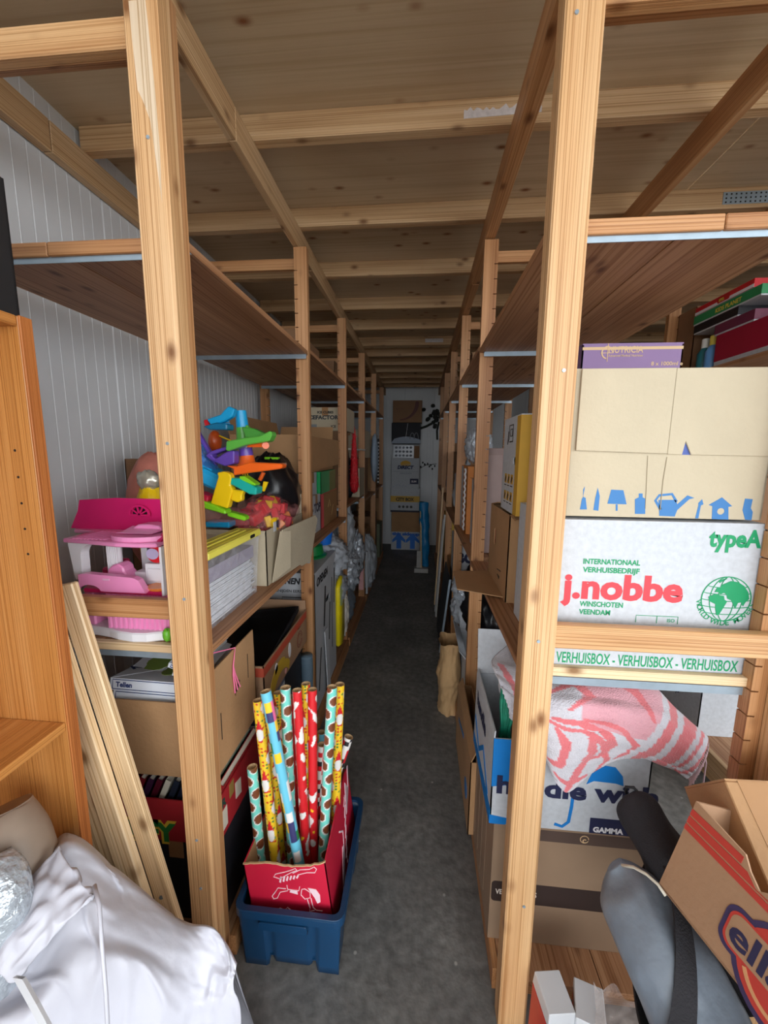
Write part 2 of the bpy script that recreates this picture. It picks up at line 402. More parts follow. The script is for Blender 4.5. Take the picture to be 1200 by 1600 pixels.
for (x0, x1) in [(-.640, -.611), (.275, .321), (.892, .920), (-1.286, -1.252), (1.5, 1.53)]:
    ys = [-.1, .62, 1.36, 2.26, 3.4, 4.6, 6.84] if x0 < 0 else [-.1, .9, 2.5, 4.1, 6.84]
    for a, b in zip(ys, ys[1:]): ceil.part('stringer', G().box(x0, x1, a+.002, b-.002, 2.59, 2.688), (RACK if x0 > 0 else BEAM)[1], bevel=.002)

# ------------------------------------------------------------------ racks
def notched(w, d, h, right=True):
    pts = [(0, 0), (w, 0)]; z = .12
    while z < h-.08:
        pts += [(w, z), (w-.016, z), (w-.016, z+.004), (w, z+.004)]; z += .0655
    pts += [(w, h), (0, h)]
    if not right: pts = [(w-a, b) for a, b in reversed(pts)]
    return G().prism([pts], (0, d, 0), (1, 0, 0), (0, 0, 1), d)
FY = [.95, 2.0, 3.0, 4.0, 5.0, 6.0]
PM = {}
def post(T, x, y, right, h=2.585, w=.064):
    k = (right, h)
    if k not in PM: PM[k] = mesh('post', notched(w, .032, h, right), RACK[2], bevel=0)
    o = bpy.data.objects.new('post', PM[k]); COL.objects.link(o); o.parent = T.e
    o.location = T.inv @ Vector((x, y, 0)); return o
def front_board(T, x0, x1, y0, y1, h=2.585):          # new pine board nailed on the end of the rack, arrises planed off
    g = G(); c = .008
    pr = [(x0+.004, y0), (x1-c, y0), (x1, y0+c), (x1, y1), (x0, y1), (x0, y0+.004)]
    g.prism([pr], (0, 0, 0), (1, 0, 0), (0, 1, 0), h)
    return T.part('front_board', g, PINE[2], label='pale new pine board nailed over the end post')
def angle_iron(T, x0, x1, y, z):
    g = G().box(x0, x1, y, y+.024, z, z+.0025).box(x0, x1, y, y+.0025, z-.018, z)
    return T.part('metal_angle', g, STEEL)
def screws(T, pts, y):
    g = G()
    for (x, z) in pts: g.cyl((x, y-.002, z), (x, y+.001, z), .004, n=8)
    T.part('screw', g, STEEL, kind='stuff')

RL = Thing('shelving_rack', 'long wooden rack with notched posts along the white panel wall on the left', 'rack', (-.9, 3.5, 0), world=True)
for y in FY:
    post(RL, -.634, y, False); post(RL, -1.24, y, True)
    RL.part('top_rail', G().box(-1.24, -.634, y+.033, y+.058, 2.50, 2.55), RACK[0], bevel=.002)
    RL.part('floor_rail', G().box(-1.24, -.575, y+.033, y+.058, 0, .055), RACK[0])
front_board(RL, -.638, -.564, .898, .948)
g = G().prism([[(-.622, 2.66-.14), (-.585, 2.52), (-.577, 2.36), (-.575, 2.25), (-.578, 2.14), (-.585, 2.22), (-.592, 2.30), (-.606, 2.34), (-.616, 2.36), (-.62, 2.45)]], (0, .8978, 0), (1, 0, 0), (0, 0, 1), .0004)
RL.part('scraped_patch', g, wood('scraped_pine', 2, S(214, 190, 160), S(226, 206, 180), S(232, 216, 194), knot=False), label='pale scraped patch at the top of the board')
screws(RL, [(-.6, 2.27), (-.605, 1.62), (-.59, 1.23), (-.602, .52), (-.6, .36)], .898)
RL.part('guard_plank', G().box(-1.0, -.64, .925, .949, 1.158, 1.212), PALE[0] if 0 else RACK[0], bevel=.003, label='brown plank across the end of the middle shelf')
RL.part('top_plank', G().box(-1.2, -.64, .92, .949, 2.46, 2.52), PINE[0], bevel=.003)
LB = [(.985, 1.995), (2.04, 2.995), (3.04, 3.995), (4.04, 4.995), (5.04, 5.995)]
for i, (a, b) in enumerate(LB):
    zt = [2.085, 2.105, 2.12, 2.13, 2.14][i]; zm = [1.04, 1.085, 1.17, 1.1, 1.12][i]
    for nb, (x0, x1) in enumerate([(-1.215, -.9), (-.897, -.572)]):
        RL.part('shelf_board', G().box(x0, x1, a, b, zt, zt+.02), DARKW[1], bevel=.001)
        RL.part('shelf_board', G().box(x0, x1, a, b, zm, zm+.022), DARKW[1], bevel=.001)
        RL.part('shelf_board', G().box(x0, x1, a-.02, b+.02, .056, .074), DARKW[1])
    RL.part('edge_batten', G().box(-.571, -.553, a, b, .0, .074), RACK[1])
    for z in (zt, zm):
        angle_iron(RL, -1.22, -.575, a-.012, z-.003); angle_iron(RL, -1.22, -.575, b-.02, z-.003)

RR = Thing('shelving_rack', 'wooden rack with notched posts between the two aisles, right of the middle aisle', 'rack', (.58, 3.5, 0), world=True)
for y in FY:
    post(RR, .274, y, True); post(RR, .812, y, False)
    RR.part('top_rail', G().box(.30, .876, y+.033, y+.058, 2.50, 2.55), RACK[0], bevel=.002)
    RR.part('floor_rail', G().box(.274, .866, y+.033, y+.058, 0, .055), RACK[0])
front_board(RR, .254, .330, .898, .948); front_board(RR, .846, .922, .90, .948)
screws(RR, [(.275, 2.43), (.3, 1.78), (.288, 1.165), (.3, .42), (.87, 1.1)], .898)
RR.part('guard_plank', G().box(.33, .832, .922, .949, 1.137, 1.196), PINE[0], bevel=.003, label='pine plank across the end of the middle shelf')
RR.part('top_plank', G().box(.33, .9, .92, .949, 2.462, 2.53), PINE[0], bevel=.003)
for i, (a, b) in enumerate(LB):
    zt = [2.085, 2.105, 2.12, 2.13, 2.14][i]; zm = [1.035, 1.045, 1.05, 1.1, 1.12][i]
    for (x0, x1) in [(.272, .56), (.563, .842)]:
        RR.part('shelf_board', G().box(x0, x1, a, b, zt, zt+.02), DARKW[1], bevel=.001)
        RR.part('shelf_board', G().box(x0, x1, a, b, zm, zm+.022), DARKW[1], bevel=.001)
        RR.part('shelf_board', G().box(x0, x1, a-.02, b+.02, .056, .074), DARKW[1])
    RR.part('edge_batten', G().box(.252, .27, a, b, .0, .074), RACK[1])
    for z in (zt, zm):
        angle_iron(RR, .29, .866, a-.012, z-.003); angle_iron(RR, .29, .866, b-.02, z-.003)
# timber faced shelf ends, near bay
for T, x0, x1, xs in ((RL, -1.215, -.638, [-.93]), (RR, .332, .842, [.63])):
    zt = 2.085
    for a, b in zip([x0]+xs, xs+[x1]): T.part('edge_lath', G().box(a+.001, b-.001, .965, .984, zt-.008, zt+.024), RACK[0], bevel=.002)
    T.part('edge_lath', G().box(x0, x1, .965, .984, 1.04, 1.064), PALE[0], bevel=.002)

R2 = Thing('shelving_rack', 'dim wooden rack on the far side of the second aisle at right', 'rack', (1.8, 3.5, 0), world=True)
for y in (1.56, 2.6, 3.6, 4.6, 5.6): post(R2, 1.45, y, True); post(R2, 2.09, y, False)
for (a, b) in [(1.6, 2.595), (2.64, 3.595), (3.64, 4.595), (4.64, 5.595)]:
    for (x0, x1) in [(1.45, 1.79), (1.793, 2.13)]:
        for z in (.14, 1.05, 2.03): R2.part('shelf_board', G().box(x0, x1, a, b, z, z+.02), DARKW[1])
    R2.part('edge_batten', G().box(1.425, 1.448, a, b, .06, .19), BEAM[1])

ORD = 'first second third fourth fifth sixth seventh eighth ninth tenth eleventh twelfth thirteenth fourteenth fifteenth sixteenth'.split()
# ------------------------------------------------------------------ cartons
def carton(name, label, x0, x1, y0, y1, z0, z1, mat, cat='box', group=None, rot=(0, 0, 0), opened=False, flaps=(), holes=(), tape=True, wall=.004, inside=None):
    w, d, h = x1-x0, y1-y0, z1-z0
    T = Thing(name, label, cat, ((x0+x1)/2, (y0+y1)/2, z0), rot, group, world=False)
    T.w, T.d, T.h = w, d, h; g = G(); hw, hd = w/2, d/2
    def loops(L, side): return [[(0, 0), (L, 0), (L, h), (0, h)]]+[list(hh)[::-1] for s, hh in holes if s == side]
    g.prism(loops(w, 'front'), (-hw, -hd+wall, 0), (1, 0, 0), (0, 0, 1), wall)
    g.prism(loops(w, 'back'), (hw, hd-wall, 0), (-1, 0, 0), (0, 0, 1), wall)
    g.prism(loops(d, 'right'), (hw-wall, -hd, 0), (0, 1, 0), (0, 0, 1), wall)
    g.prism(loops(d, 'left'), (-hw+wall, hd, 0), (0, -1, 0), (0, 0, 1), wall)
    g.box(-hw+.001, hw-.001, -hd+.001, hd-.001, 0.0005, wall)
    T.body = T.part('body', g, mat)
    if not opened:
        for a, b in ((-hw, -.0008), (.0008, hw)) if w < d else ((-hd, -.0008), (.0008, hd)):
            q = G().box(a, b, -hd, hd, h, h+.004) if w < d else G().box(-hw, hw, a, b, h, h+.004)
            T.part('flap', q, mat)
        if tape:
            q = G().box(-.025, .025, -hd, hd, h+.004, h+.0045) if w < d else G().box(-hw, hw, -.025, .025, h+.004, h+.0045)
            q.box(-.025, .025, -hd-.0005, -hd, h-.06, h+.0045) if w < d else q.box(hw, hw+.0005, -.025, .025, h-.06, h+.0045)
            T.part('tape', q, TAPE)
    for side, ang, L in flaps:
        a = math.radians(ang); c, s = math.cos(a), math.sin(a); q = G(); t = .004
        O, U, out = {'front': ((-hw, -hd, h), (1, 0, 0), (0, -1, 0)), 'back': ((hw, hd, h), (-1, 0, 0), (0, 1, 0)),
                     'right': ((hw, -hd, h), (0, 1, 0), (1, 0, 0)), 'left': ((-hw, hd, h), (0, -1, 0), (-1, 0, 0))}[side]
        LL = w if side in ('front', 'back') else d
        V = Vector((0, 0, 1))*c+Vector(out)*s
        q.prism([[(.002, 0), (LL-.002, 0), (LL-.006, L), (.006, L)]], O, U, V, t, Nn=-(Vector(U).cross(V)))
        T.part('flap', q, mat if inside is None else inside)
    return T
def face(T, side):
    hw, hd = T.w/2, T.d/2
    if side == 'front': return T.plane((-hw, -hd, 0), (1, 0, 0), (0, 0, 1))
    if side == 'right': return T.plane((hw, -hd, 0), (0, 1, 0), (0, 0, 1))
    if side == 'left': return T.plane((-hw, hd, 0), (0, -1, 0), (0, 0, 1))
    if side == 'back': return T.plane((hw, hd, 0), (-1, 0, 0), (0, 0, 1))
    return T.plane((-hw, -hd, T.h+.0045), (1, 0, 0), (0, 1, 0))
def fuv(T, px, py):                                   # pixel -> face coordinates of an upright front face
    p = at(px, py, y=T.e.location.y-T.d/2); return (p.x-(T.e.location.x-T.w/2), p.z-T.e.location.z)
def slot(u, v, w, h): return rrect(u-w/2, u+w/2, v-h/2, v+h/2, min(w, h)*.49, 5)
NAVY = ink(28, 34, 72); GREEN = ink(0, 146, 92); REDI = ink(226, 62, 72); BLUEI = ink(52, 116, 176); GAMB = ink(0, 120, 200)
WINK = ink(238, 236, 240); DKBR = ink(52, 38, 34); TAN = ink(216, 184, 140)

# ---- right rack, near bay, middle shelf
T = carton('moving_box', 'white moving box with red and green print behind the pine plank', .336, .822, .986, 1.33, 1.0575, 1.441, WHITEC)
face(T, 'front')
def ft(body, px0, py0, px1, py1, mat, bold=.02, h=None, **k):     # text between two baseline pixels
    a, b = fuv(T, px0, py0), fuv(T, px1, py1)
    T.text(body, a[0], (a[1]+b[1])/2, h, mat, bold, width=b[0]-a[0], **k)
ft('typeA', 1106, 854, 1189, 854, GREEN, .04, .042)
ft('INTERNATIONAAL', 911, 882, 1000, 882, GREEN, .03, .0135)
ft('VERHUISBEDRIJF', 910, 895, 999, 895, GREEN, .03, .0135)
ft('j.nobbe', 875, 936, 1066, 936, REDI, .04, .064)
ft('WINSCHOTEN', 905, 948, 973, 948, GREEN, .03, .0135)
ft('VEENDAM', 904, 960, 953, 960, GREEN, .03, .0135)
ft('VERHUISBOX - VERHUISBOX - VERHUISBOX', 868, 1037, 1152, 1046, GREEN, .015, .03)
u, v = fuv(T, 1134, 936); r = fuv(T, 1173, 936)[0]-u
gl = [stroke(circ(u, v, r, 40)+[(u+r, v)], .0022)]
for k in (-.66, -.33, .33, .66): gl.append(stroke([(u+r*k*math.cos(math.radians(a)), v+r*math.sin(math.radians(a))) for a in range(-88, 89, 8)], .0016))
for k in (-.6, -.3, 0, .3, .6): gl.append(stroke([(u+r*math.sqrt(1-k*k)*math.cos(math.radians(a)), v+r*k+r*.10*math.sin(math.radians(a))) for a in range(180, 361, 12)], .0016))
T.decals(gl, GREEN, 'globe_lines')
def cont(pts): return [(u+r*a, v+r*b) for a, b in pts]
T.decals([cont([(-.72, .08), (-.66, -.12), (-.5, -.2), (-.4, -.25), (-.38, -.45), (-.3, -.75), (-.2, -.72), (-.1, -.5), (-.02, -.3), (.06, -.1), (-.06, -.02), (-.1, .14), (-.3, .17), (-.5, .2)]),
          cont([(-.5, .3), (-.42, .5), (-.3, .52), (-.2, .66), (.1, .82), (.4, .78), (.65, .62), (.85, .35), (.93, .05), (.8, -.1), (.72, -.3), (.62, -.12), (.5, -.15), (.42, -.42), (.3, -.2), (.22, -.05), (.05, .02), (0, .2), (-.12, .28), (-.25, .22), (-.35, .3)]),
          cont([(-.35, .72), (-.2, .82), (-.05, .93), (-.2, .9), (-.4, .8)])], GREEN, 'globe_land')
for i, ch in enumerate('WORLD WIDE MOVERS'):
    a = math.radians(192+i*(156/16)); rr = r*1.2
    if ch != ' ': T.text(ch, u+rr*math.cos(a), v+rr*math.sin(a), .013, GREEN, .02, rot=a+PI/2, center=True)
a, b = fuv(T, 994, 961), fuv(T, 1058, 975); T.decals([stroke([(a[0], b[1]), (a[0], a[1]), (b[0], a[1]), (b[0], b[1])], .0012), stroke([((a[0]+b[0])/2, b[1]), ((a[0]+b[0])/2, a[1])], .0012)], GREEN)
T.text('ISO', b[0]-.025, b[1]+.004, .009, GREEN)

T = carton('moving_box', 'beige moving box with blue tool silhouettes on top of the white one', .362, .815, 1.0, 1.33, 1.452, 1.80, BEIGE, tape=False)
face(T, 'front')
def qp(*pts): return [fuv(T, *p) for p in pts]
f1 = qp((1041, 704), (915, 704)); h = T.h
fl = G(); fl.prism([[(.012, h+.003), (.012, f1[1][1]), (f1[0][0]-.001, f1[1][1]-.006), (f1[0][0]-.001, h+.003)]], (-T.w/2, -T.d/2-.003, 0), (1, 0, 0), (0, 0, 1), .004)
T.part('overlapping_flap', fl, BEIGE, bevel=.001)
n0 = qp((1064, 712), (1070, 690), (1078, 712))
fl = G(); fl.prism([[(f1[0][0]+.001, h+.003), (f1[0][0]+.001, f1[1][1]-.007), (n0[0][0], f1[1][1]-.008), (n0[1][0], n0[1][1]), (n0[2][0], f1[1][1]-.008), (T.w, f1[1][1]-.01), (T.w, h+.003)]], (-T.w/2, -T.d/2-.0002, 0), (1, 0, 0), (0, 0, 1), .004)
T.part('overlapping_flap', fl, BEIGE, bevel=.001)
T.decal([(n0[0][0], f1[1][1]-.008), (n0[2][0], f1[1][1]-.008), n0[1]], ink(70, 90, 160))
sil = [qp((906, 796), (917, 796), (915, 778), (911, 776), (913, 766), (914, 760), (911, 765), (911, 776), (909, 780)),
       qp((927, 797), (935, 798), (937, 775), (934, 762), (930, 778)),
       qp((949, 787), (979, 788), (974, 766), (955, 765)), qp((962, 788), (965, 788), (965, 798), (962, 798)),
       qp((992, 803), (1008, 803), (1008, 779), (1004, 777), (1004, 771), (998, 771), (998, 777), (992, 780)),
       qp((1030, 806), (1054, 807), (1058, 797), (1077, 780), (1085, 778), (1074, 774), (1058, 788), (1056, 781), (1029, 781)),
       stroke(qp((1032, 796), (1024, 782), (1030, 774), (1050, 772), (1057, 784)), .006),
       qp((1086, 810), (1091, 810), (1095, 790), (1099, 788), (1097, 780), (1091, 786), (1091, 790)),
       qp((1164, 812), (1174, 813), (1176, 800), (1173, 794), (1176, 780), (1164, 779), (1160, 797))]
for p_ in sil: T.decal(p_, BLUEI, 'tool_silhouette')
hp = qp((1112, 811), (1138, 812), (1138, 792), (1144, 791), (1128, 777), (1107, 789), (1113, 791)); T.decals([stroke(qp((1042, 714), (1036, 750), (1031, 797)), .0016), stroke(qp((1012, 712), (1008, 795)), .001), stroke(qp((1062, 600), (1056, 690)), .001)], ink(150, 136, 110), 'crease_shade'); c = qp((1126, 799))[0]  # folds drawn as darker strokes in place of their shade
T.decal([hp, circ(c[0], c[1], .008)[::-1]], BLUEI, 'birdhouse_silhouette')
face(T, 'left'); T.decals([stroke(circ(.29, .27, .03), .006), stroke([(.27, .27), (.31, .27)], .006)], ink(80, 76, 70))

T = carton('moving_box', 'tall plain brown carton wedged behind the two moving boxes', .53, .83, 1.38, 1.72, 1.0575, 1.80, CARD2)
T = carton('nutrition_box', 'purple carton with cream lettering standing behind the beige box', .515, .822, 1.38, 1.66, 1.805, 1.955, plain('purple_print', S(140, 112, 156), .6, .05, 9))
face(T, 'front'); T.decal([(0, T.h-.016), (T.w, T.h-.016), (T.w, T.h-.007), (0, T.h-.007)], TAN)
a = fuv(T, 948, 550); T.text('NUTRICIA', a[0]+.006, a[1]-.003, .021, TAN, .012, width=.105)
T.text('Advanced Medical Nutrition', a[0]+.006, a[1]-.015, .007, TAN, .01, width=.105)
T.decals([stroke(arc(a[0]+.004, a[1]-.002, .019, 85, 255, 10), .004), stroke([(a[0]+.003, a[1]-.03), (a[0]+.003, a[1]+.026)], .002), stroke([(a[0]-.018, a[1]-.003), (a[0]+.02, a[1]-.003)], .002)], TAN)
a = fuv(T, 1017, 571); T.text('8 x 1000ml e', a[0], a[1], .012, TAN, .015, width=.095)

# aisle side of the same bay
T = carton('moving_box', 'brown carton with a red hand hole and a flap sticking out into the aisle', .325, .522, 1.42, 1.79, 1.0575, 1.385, CARD, opened=True, flaps=[('front', 100, .06), ('right', -70, .09), ('back', -80, .1)], holes=[('left', slot(.12, .2, .035, .075))])
T.part('hand_hole_backing', G().box(-.09, -.085, -.05, .12, .1, .27), ink(204, 66, 70), label='red sheet inside the hand hole')
T.part('side_flap', G().prism([[(0, 0), (.34, 0), (.3, .17), (.06, .165)]], (-T.w/2-.001, .185, .012), (0, -1, 0), (-.99, 0, .06), .004), CARD, label='flap leaning out over the aisle')
face(T, 'left'); T.decals([stroke([(.2, .08), (.27, .09)], .004), stroke([(.21, .06), (.25, .06), (.24, .05)], .004)], DKBR)
T = carton('moving_box', 'yellow and white moving box with small black icons and a hand hole', .334, .515, 1.375, 1.63, 1.39, 1.735, WHITEC, opened=False, holes=[('left', slot(.2, .19, .06, .028))])
YEL = ink(206, 160, 56)
face(T, 'front'); T.decal([(0, 0), (T.w, 0), (T.w, T.h), (0, T.h)], YEL)
face(T, 'left'); T.decal([(T.d-.05, 0), (T.d, 0), (T.d, T.h), (T.d-.05, T.h)], YEL)
ic = []
for r_ in range(2):
    for c_ in range(3):
        ic.append([(.05+c_*.05, .105-r_*.065), (.085+c_*.05, .105-r_*.065), (.085+c_*.05, .14-r_*.065), (.05+c_*.05, .14-r_*.065)])
for p_ in ic: T.decal(p_, YEL, 'icon_ground')
T.decals([stroke([(p[0][0]+.01, p[0][1]+.006), (p[0][0]+.024, p[0][1]+.026)], .012) for p in ic]+[stroke([(p[0][0], p[0][1]-.008), (p[0][0]+.03, p[0][1]-.008)], .003) for p in ic]+[stroke([(.09, .27), (.09, .32), (.15, .32), (.15, .26), (.1, .26)], .005), stroke([(.11, .28), (.14, .28), (.14, .305), (.11, .305), (.11, .28)], .004), stroke([(.09, .27), (.07, .25), (.08, .3)], .005)], ink(44, 38, 34), 'icons')

# ---- right rack, near bay, floor level
VD = carton('moving_box', 'dusty brown moving box with a dark lettered band under the umbrella box', .248, .70, 1.06, 1.42, .0755, .498, plain('dusty_cardboard', S(146, 120, 96), .85, .12, 5), tape=False)
T = VD; face(T, 'front')
a, b = fuv(T, 765, 1380), fuv(T, 765, 1404); zb0, zb1 = b[1]-.005, a[1]+.012
T.decal(rrect(.004, T.w-.02, zb0, zb1, .012), DKBR, 'band'); zm = (zb0+zb1)/2-.008
T.text('VERHUISDOOS', .016, zm, .018, ink(220, 208, 196), .03, width=.125, lift=.0016)
T.decal([(.1, T.h-.05), (T.w-.02, T.h-.05), (T.w-.02, T.h-.012), (.12, T.h-.012)], ink(84, 66, 58), 'band')
T.text('c', .26, T.h-.042, .02, TAN, .02, lift=.0016); T.decals([stroke(circ(.266, T.h-.031, .012, 16), .002)], TAN)
T.decal([(.08, T.h-.03), (.13, T.h-.034), (.12, T.h), (.08, T.h)], ink(190, 170, 146))
face(T, 'left'); T.decals([stroke([(.05+.07*k, .05), (.05+.07*k, .38)], .0015) for k in range(4)], ink(130, 106, 84))

GB = carton('moving_box', 'open white and blue moving box with an umbrella print under the pink towel', .232, .672, 1.05, 1.40, .503, .785, WHITEC, opened=True, holes=[('left', slot(.17, .2, .09, .03))], flaps=[('back', 20, .16), ('left', -8, .02)])
T = GB; face(T, 'front')
b1 = fuv(T, 806, 1160)[0]; 
T.decal([(0, 0), (.045, 0), (b1+.01, .016), (b1+.01, .02), (.0, .03)], GAMB, 'blue_print'); T.decal([(0, .125), (b1+.02, .14), (b1+.02, T.h), (0, T.h)], GAMB, 'blue_print')
a, b = fuv(T, 769, 1234), fuv(T, 1014, 1250)
T.text('handle with', a[0]+.012, a[1]-.006, .058, NAVY, .04, width=b[0]-a[0]+.012, lift=.0016)
um = [fuv(T, *p) for p in ((916, 1225), (925, 1208), (945, 1196), (962, 1199), (973, 1213), (974, 1228), (962, 1224), (945, 1222), (928, 1220))]
hd = [fuv(T, *p) for p in ((897, 1228), (893, 1260), (888, 1284), (878, 1291), (866, 1287))]
T.decals([um, stroke(hd, .009)], GAMB, 'umbrella_print')
a, b = fuv(T, 920, 1301), fuv(T, 985, 1283); T.decal([(a[0], a[1]), (a[0]+.14, a[1]), (a[0]+.14, b[1]), (a[0], b[1])], NAVY, 'label')
T.text('GAMMA', a[0]+.01, a[1]+.006, .017, WINK, .05, width=.085, lift=.0016)
face(T, 'left'); T.decals([[(0, .0), (.35, 0), (.35, .05), (0, .04)], stroke([(.02, .12), (.12, .06), (.2, .13), (.3, .05)], .02)], GAMB); T.text('handle', .05, .19, .05, NAVY, .05, lift=.0016)

# green rope bundle in the umbrella box
g = G()
for k in range(46):
    a = random.uniform(0, 2*PI); q = random.uniform(.004, .028)
    x, y = .282+q*math.cos(a), 1.13+q*math.sin(a)
    g.tube([(x-.012*math.cos(a)*.6, y, .62), (.282+q*.7*math.cos(a), 1.13+q*.7*math.sin(a), .73), (.282+q*.5*math.cos(a), 1.13+q*.5*math.sin(a), .765), (x+.01, y+.02, .83), (x+.022, y+.06, .90)], .0028, 5)
RB = solo('rope_bundle', 'teal green bundle of thin cord stuck in the umbrella box', 'rope', g, plain('teal_cord', S(30, 150, 118), .5, .25, 60), smooth=True)
# towel: a dense sheet over the box, coloured by its woven pattern
TB = S(206, 204, 212); TR = S(222, 118, 124); TPK = S(218, 160, 170)
def spiral(u, v, cu, cv, R, w, turn):
    dx, dy = u-cu, v-cv; r = math.hypot(dx, dy)
    if r > R: return False
    a = math.atan2(dy, dx)
    q = (r/R*1.6-turn*a/(2*PI)) % 1.0
    return q < w
TCV = [([(.28, .50), (.40, .52), (.50, .60), (.56, .72), (.52, .84), (.44, .80)], .026), ([(.26, .52), (.42, .58), (.52, .72), (.56, .90), (.50, 1.0)], .02), ([(.30, .56), (.36, .66), (.34, .78), (.26, .80)], .03),
       ([(.42, .50), (.58, .56), (.66, .70), (.66, .84), (.60, .90)], .024), ([(.30, .86), (.38, .92), (.46, .95)], .02), ([(.46, .66), (.48, .78), (.40, .90), (.34, .99)], .03), ([(.28, .30), (.38, .24), (.44, .32), (.36, .42)], .022), ([(.48, .20), (.60, .26), (.68, .40)], .02), ([(.05, .2), (.12, .5), (.1, .9)], .03), ([(.2, .1), (.3, .2), (.5, .18)], .02), ([(.18, .35), (.22, .6), (.17, .8)], .025)]
def towel_col(u, v):
    p = noise.noise(Vector((u*60, v*60, 3)))*.06
    red = False; q = u+.10*v
    for k0, k1 in ((.78, .835), (.875, .94), (.965, .985), (1.02, 1.05)): red |= k0 < q < k1
    pink = .40 < u and q < .74 and v < .62-.4*abs(u-.58)
    if q < .74:
        for P_, w_ in TCV:
            n_ = len(P_)-1
            for i in range(n_):
                ax_, ay_ = P_[i]; bx_, by_ = P_[i+1]; dx_, dy_ = bx_-ax_, by_-ay_; t = max(0, min(1, ((u-ax_)*dx_+(v-ay_)*dy_)/(dx_*dx_+dy_*dy_)))
                ww = w_*.8*(.35+.65*math.sin(PI*min(.98, (i+t)/n_*.8+.12)))
                if (u-ax_-dx_*t)**2+(v-ay_-dy_*t)**2 < ww*ww: red = True; break
    c = TR if red else TPK if pink else TB
    return (c[0]*(1+p), c[1]*(1+p), c[2]*(1+p), 1)
tq = [  # rows from the back of the box to the hanging front hem; columns from left (aisle) to right; measured in the photo at each row's depth
    [(790, 1010, 1.32), (850, 1060, 1.32), (900, 1072, 1.32), (960, 1075, 1.32), (1010, 1090, 1.32), (1050, 1118, 1.30), (1080, 1150, 1.28)],
    [(768, 1032, 1.16), (830, 1052, 1.16), (880, 1060, 1.16), (950, 1062, 1.16), (1012, 1070, 1.16), (1060, 1112, 1.14), (1102, 1152, 1.12)],
    [(775, 1055, 1.08), (830, 1085, 1.07), (880, 1090, 1.06), (950, 1095, 1.06), (1020, 1112, 1.06), (1062, 1140, 1.06), (1098, 1175, 1.06)],
    [(783, 1075, 1.04), (830, 1113, 1.035), (880, 1125, 1.03), (945, 1127, 1.03), (1008, 1145, 1.03), (1052, 1165, 1.03), (1090, 1192, 1.035)],
    [(789, 1090, 1.03), (836, 1140, 1.02), (876, 1165, 1.01), (938, 1150, 1.01), (998, 1162, 1.015), (1043, 1182, 1.025), (1084, 1202, 1.03)],
    [(793, 1105, 1.03), (842, 1157, 1.02), (874, 1204, 1.0), (930, 1180, 1.01), (985, 1174, 1.015), (1032, 1190, 1.025), (1078, 1209, 1.03)],
    [(796, 1118, 1.03), (850, 1170, 1.02), (880, 1236, 1.0), (926, 1206, 1.01), (975, 1184, 1.015), (1022, 1184, 1.025), (1072, 1214, 1.03)]]
tc = [[tuple(at(px, py, y=y)) for px, py, y in r_] for r_ in tq]
def spline(P, rows, cols):
    def cr(a, b, c, d, t): return .5*((2*b)+(c-a)*t+(2*a-5*b+4*c-d)*t*t+(3*b-a-3*c+d)*t**3)
    def f(u, v):
        x = min(u*(cols-1), cols-1.0001); y = min(v*(rows-1), rows-1.0001); i, j = int(x), int(y); fx, fy = x-i, y-j
        def row(jj): jj = max(0, min(rows-1, jj)); return cr(*[Vector(P[jj][max(0, min(cols-1, i+k))]) for k in (-1, 0, 1, 2)], fx)
        return cr(row(j-1), row(j), row(j+1), row(j+2), fy)
    return f
tf = spline(tc, 7, 7)
def towel_pt(u, v):
    p = tf(u, v); q = noise.noise(Vector((u*9, v*3, 1)))*.010+noise.noise(Vector((u*4, v*14, 5)))*.007
    return p+Vector((0, -q*.8, q))
g = G().grid(towel_pt, 130, 130, towel_col)
TW = Thing('towel', 'pink and white patterned terry towel draped over the umbrella box', 'towel', (.45, 1.1, .785), world=True)
o = TW.part('towel_cloth', g, CLOTHP, smooth=True); md = o.modifiers.new('thickness', 'SOLIDIFY'); md.thickness = .006; md.offset = -1
g = G()
for k in range(26): p = tf(1, .2+.75*k/25); g.tube([p, p+Vector((.006, -.004, -.01)), p+Vector((.004, -.006, -.022-random.uniform(0, .012)))], .0012, 5)
p = tf(1, .3); g.tube([p, p+Vector((.008, -.005, -.04)), p+Vector((.004, -.01, -.10))], .0018, 5)
TW.part('fringe', g, plain('towel_thread', S(222, 190, 196), .9, .1), kind='stuff')
solo('pillow', 'white pillow stuffed in the umbrella box under the towel', 'pillow', G().blob((.46, 1.235, .84), (.175, .12, .115), 14, .08, 2), plain('pillow_white', S(214, 214, 218), .8, .03), smooth=True)
# white foam board behind, floor items of the next bay
T = carton('moving_box', 'white carton with a black hand hole standing behind the umbrella box', .395, .70, 1.45, 1.80, .0755, .80, WHITEC, holes=[('front', slot(.16, .6, .09, .03))], opened=True, flaps=[('left', -9, .19)])
face(T, 'left'); T.decals([stroke([(.2, T.h+.06), (.23, T.h+.09)], .006), stroke([(.12, T.h+.03), (.13, T.h+.07)], .006)], ink(60, 54, 52))
T = carton('moving_box', 'low brown box with a blue dot printed on its aisle side', .225, .296, 1.40, 1.93, .0755, .40, CARD, opened=True, flaps=[('left', -25, .05)])
face(T, 'left'); T.decals([circ(.43, .12, .04), stroke([(.1, .2), (.3, .26)], .02)], BLUEI)

